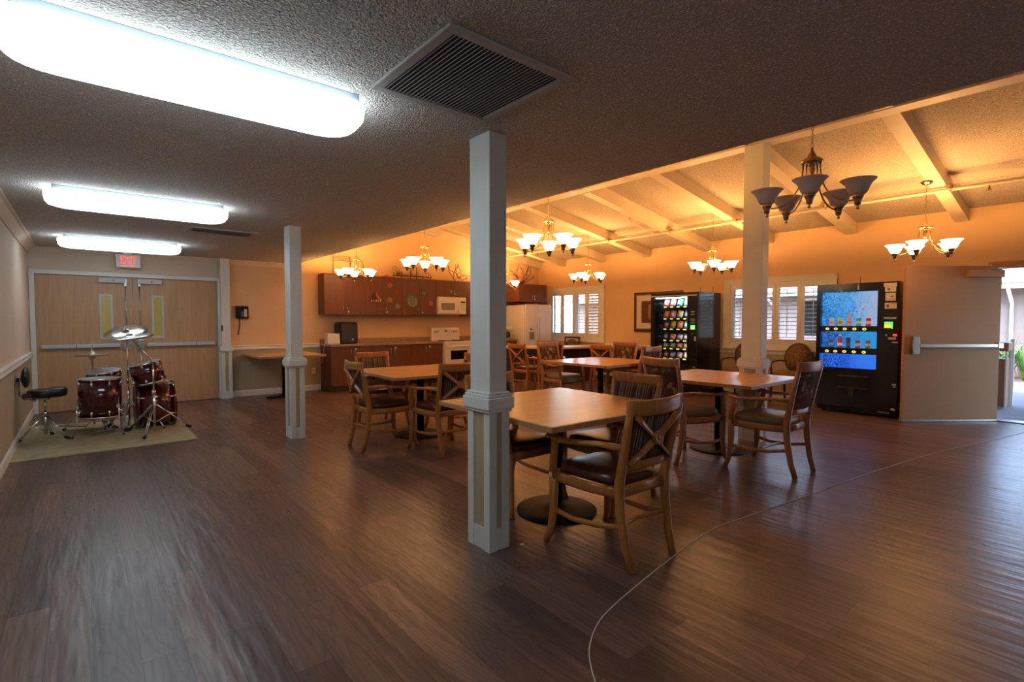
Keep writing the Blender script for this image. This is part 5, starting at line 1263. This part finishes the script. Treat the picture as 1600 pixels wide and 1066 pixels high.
# bass pedal
r = empty('bass_pedal', (.33, 7.93, RZ), 'steel kick pedal on the rug between the floor tom and bass drum', 'pedal')
MB().prism([(-.34, -.04), (-.04, -.05), (-.04, .05), (-.34, .04)], .02, .032, 'z', Matrix.Rotation(math.radians(-8), 4, 'Y')).build('footboard', 'steel', r)
MB().box(-.05, .14, -.05, .05, .0, .012).box(.0, .02, -.06, -.045, 0, .22).box(.0, .02, .045, .06, 0, .22).cyl((.01, -.06, .21), (.01, .06, .21), .006, n=8).build('frame', 'steel', r)
MB().tube([(.01, 0, .21), (.06, 0, .32)], .004, 6).cyl((.05, 0, .32), (.09, 0, .32), .022, n=10).build('beater', 'light_grey', r)
# throne
r = empty('drum_throne', (-.345, 7.78, RZ), 'black saddle drum throne with backrest against the left wall', 'stool')
m = MB(); rg = []
def outl(k, z):
    out = []
    for i in range(36):
        t = 2 * PI * i / 36; c, s = math.cos(t), math.sin(t); rr = .185 + .035 * math.cos(t) - .025 * math.cos(2 * t) ** 2 * (1 if c > 0 else 0)
        out.append(m.bm.verts.new((rr * c * k, rr * s * k * (1.0 if c < 0.2 else .86), z + .018 * max(0, c) * (z > .5))))
    return out
for k, z in ((.9, .485), (1.0, .50), (1.02, .535), (.96, .562), (.7, .572), (.3, .562)): rg.append(outl(k, z))
for A_, B_ in zip(rg, rg[1:]):
    for j in range(36): m._f([A_[j], A_[(j + 1) % 36], B_[(j + 1) % 36], B_[j]], True)
m._f(rg[0]); m._f(rg[-1], True); seat = m.build('seat', 'black_vinyl', r)
MB().box(-.17, -.10, -.192, -.186, .50, .55).build('seat_patch', colour(.08, .008, .01, .5), seat)
MB().cyl((0, 0, .06), (0, 0, .30), .016, n=12).cyl((0, 0, .28), (0, 0, .48), .011, n=12).cyl((0, 0, .455), (0, 0, .485), .05, n=14).cyl((0, 0, .27), (0, 0, .32), .030, n=12).build('pole', 'chrome', r)
MB().tube([(0, -.0, .475), (-.10, 0, .46), (-.17, 0, .47), (-.205, 0, .52), (-.205, 0, .66), (-.19, 0, .72)], .010, 8).ball((-.09, 0, .455), .022, 8).build('backrest_arm', 'chrome', r)
bk = MB().ball((-.15, 0, .715), .14, 20, (.28, 1.15, .82)); bk = bk.build('backrest', 'black_vinyl', r); bk.rotation_euler = (0, math.radians(0), 0)
MB().cyl((-.20, 0, .69), (-.222, 0, .69), .025, n=12).build('knob', 'black_plastic', r)
tripod(r, .27, .24, -40, double=True)

# ================================================================ FLOOR ODDS AND ENDS
pts = [(1.40, 1.15), (1.434, 1.22), (1.56, 1.36), (1.74, 1.46), (1.94, 1.51), (2.25, 1.56), (2.54, 1.60), (2.80, 1.63), (3.139, 1.65), (3.7, 1.58), (4.335, 1.497), (4.9, 1.43), (5.566, 1.343), (6.6, 1.18), (7.4, .99), (8.1, .82), (9.38, .56)]
sm = []
for i in range(len(pts) - 1):
    p0 = Vector(pts[max(i - 1, 0)]); p1 = Vector(pts[i]); p2 = Vector(pts[i + 1]); p3 = Vector(pts[min(i + 2, len(pts) - 1)])
    for k in range(5):
        t = k / 5; q = .5 * ((2 * p1) + (-p0 + p2) * t + (2 * p0 - 5 * p1 + 4 * p2 - p3) * t * t + (-p0 + 3 * p1 - 3 * p2 + p3) * t ** 3); sm.append((q.x, q.y, .0025))
tag(MB().tube(sm, .003, 6).build('cord', 'cord_pale'), 'thin pale cord trailing across the floor from the near chair to the exit door', 'cord')
def bit(x, y, rr, lab, n=9, g='scraps on the floor'):
    m = MB(); random.seed(int(x * 100)); p = [(x + rr * random.uniform(.7, 1) * math.cos(2 * PI * i / n), y + rr * random.uniform(.6, .9) * math.sin(2 * PI * i / n)) for i in range(n)]
    tag(m.prism(p, .0, .003).build('paper_scrap', 'white_plastic'), lab, 'scrap', g)
bit(2.00, 2.28, .020, 'pale flat scrap on the floor just right of the near column base')
bit(2.47, 4.62, .010, 'tiny white crumb on the floor beneath the left chairs of the middle-left table')
bit(1.70, 6.60, .010, 'tiny white crumb on the floor left of the second column')
bit(2.32, 6.10, .010, 'tiny white crumb on the floor right of the second column')
tag(MB().prism([(0, 0), (.035, .005), (.04, .05), (.002, .045)], 0, .001, 'y').build('paper_tag', 'paper'), 'small white paper tag hanging under the seat of the near armchair', 'tag').location = (2.56, 2.02, .30)
bpy.data.objects['paper_tag'].location.z = .34

# ================================================================ OUTSIDE
struct(box('trim_31', 'concrete', 9.61, 16.0, -9, 14, -.12, -.02))
tag(box('planting_bed', 'soil', 16.0, 17.4, -9, 14, -.12, -.015), 'planted strip along the wall of the building outside', 'planting bed')
r = empty('neighbour_building', (17.4, 2, 0), 'pinkish stucco building with low shingle roof outside the exit door', 'building')
box('stucco_wall', 'stucco', 0, .3, -12, 14, -.1, 2.5, r)
MB().prism([(-.75, 2.30), (-.75, 2.38), (3.2, 3.55), (3.2, 3.4)], -12, 14, 'y').build('roof', 'shingle', r)
box('fascia', 'trim_white', -.80, -.75, -12, 14, 2.12, 2.36, r); box('soffit_board', 'trim_white', -.75, 0, -12, 14, 2.24, 2.27, r)
MB().sweep([(-.86, -12, 2.30), (-.86, 14, 2.30)], .10, .11, (1, 0, 0), sq=.6).build('gutter', 'trim_white', r)
for yy in (-.32, -6.5, 5.2): MB().sweep([(-.86, yy, 2.26), (-.80, yy, 2.10), (-.08, yy, 1.80), (-.06, yy, 1.7), (-.06, yy, 0)], .07, .09, (0, 1, 0), sq=.5).build('downspout', 'trim_white', r)
box('pilaster_strip', 'stucco', -.04, 0, -.95, -.62, -.1, 2.3, r)
for yy in (3.0, 7.4): 
    w = box('window', 'black_gloss', -.01, 0.01, yy, yy + 1.4, .9, 2.0, r); box('window_frame', 'trim_white', -.03, -.01, yy - .05, yy + 1.45, 2.0, 2.06, w)
# the building's own walkway roof over the exit
struct(box('trim_32', 'stucco', 9.60, 12.2, -9, 12, 2.62, 2.80)); struct(box('trim_33', 'stucco', 12.0, 12.2, -9, 12, 2.28, 2.62))
for k, yy in enumerate((6.0, -2.5)): struct(box('trim_%d' % (34 + k), 'trim_white', 12.02, 12.16, yy, yy + .14, -.02, 2.3))
def strap_plant(x, y, s, seed, lab):
    random.seed(seed); r = empty('strap_leaf_plant', (x, y, -.015), lab, 'plant', 'strap-leaved plants outside'); m = MB()
    for k in range(46):
        a = random.uniform(0, 6.28); L_ = random.uniform(.45, .8) * s; lean = random.uniform(.15, 1.0); w = random.uniform(.03, .05) * s; pts = []
        for i in range(7):
            t = i / 6; q = lean * L_ * t * (0.4 + .6 * t) * .8; z = L_ * (t * 1.1 - .55 * lean * t * t * t) ; pts.append(Vector((math.cos(a) * q, math.sin(a) * q, max(.0, z))))
        sd = Vector((-math.sin(a), math.cos(a), 0)); prev = None
        for i, p in enumerate(pts):
            ww = w * (1 - (i / 6) ** 2.2) * .5 + .001; A_ = m.bm.verts.new(p + sd * ww + Vector((0, 0, .008))); C_ = m.bm.verts.new(p); B_ = m.bm.verts.new(p - sd * ww + Vector((0, 0, .008)))
            if prev: m._f([prev[0], A_, C_, prev[1]], True); m._f([prev[1], C_, B_, prev[2]], True)
            prev = (A_, C_, B_)
    m.build('leaves', 'leaf_green', r, fix=False)
pl = [(16.35, 1.95, 'first'), (16.45, 1.35, ''), (16.3, .75, ''), (16.5, .15, ''), (16.35, -.45, ''), (16.5, -1.05, ''), (16.9, 1.65, ''), (16.95, 1.0, ''), (16.9, .4, ''), (16.95, -.3, ''), (16.35, 2.7, ''), (16.4, 3.5, ''), (16.4, 4.4, ''), (16.4, 5.4, ''), (16.4, 6.6, ''), (16.4, 8.0, '')]
for i, (x, y, _) in enumerate(pl):
    strap_plant(x, y, 1.45 if x > 16.8 else 1.2, 40 + i, 'green strap-leaved plant in the bed outside the exit, %s' % ('row against the wall' if x > 16.8 else 'front row by the path'))
r = empty('waste_bin', (11.15, 1.32, -.02), 'brown wooden waste bin with tan top just outside the exit door', 'bin')
box('bin_body', 'bin_wood', -.22, .22, -.22, .22, .04, .78, r, .01)
box('bin_top', 'bin_wood', -.25, .25, -.25, .25, .90, 1.04, r, .02)
for a in (-.23, .21):
    for b in (-.23, .21): box('bin_post', 'light_grey', a, a + .02, b, b + .02, .0, .92, r)
struct(MB().box(10.9, 10.98, .93, 1.0, -.02, 2.62).build('trim_36', 'trim_white')) if False else None
post = tag(MB().box(0, .05, 0, .05, -.02, 1.06).build('white_post', 'trim_white'), 'low white post beside the brown bin outside', 'post'); post.location = (11.45, 1.06, 0)
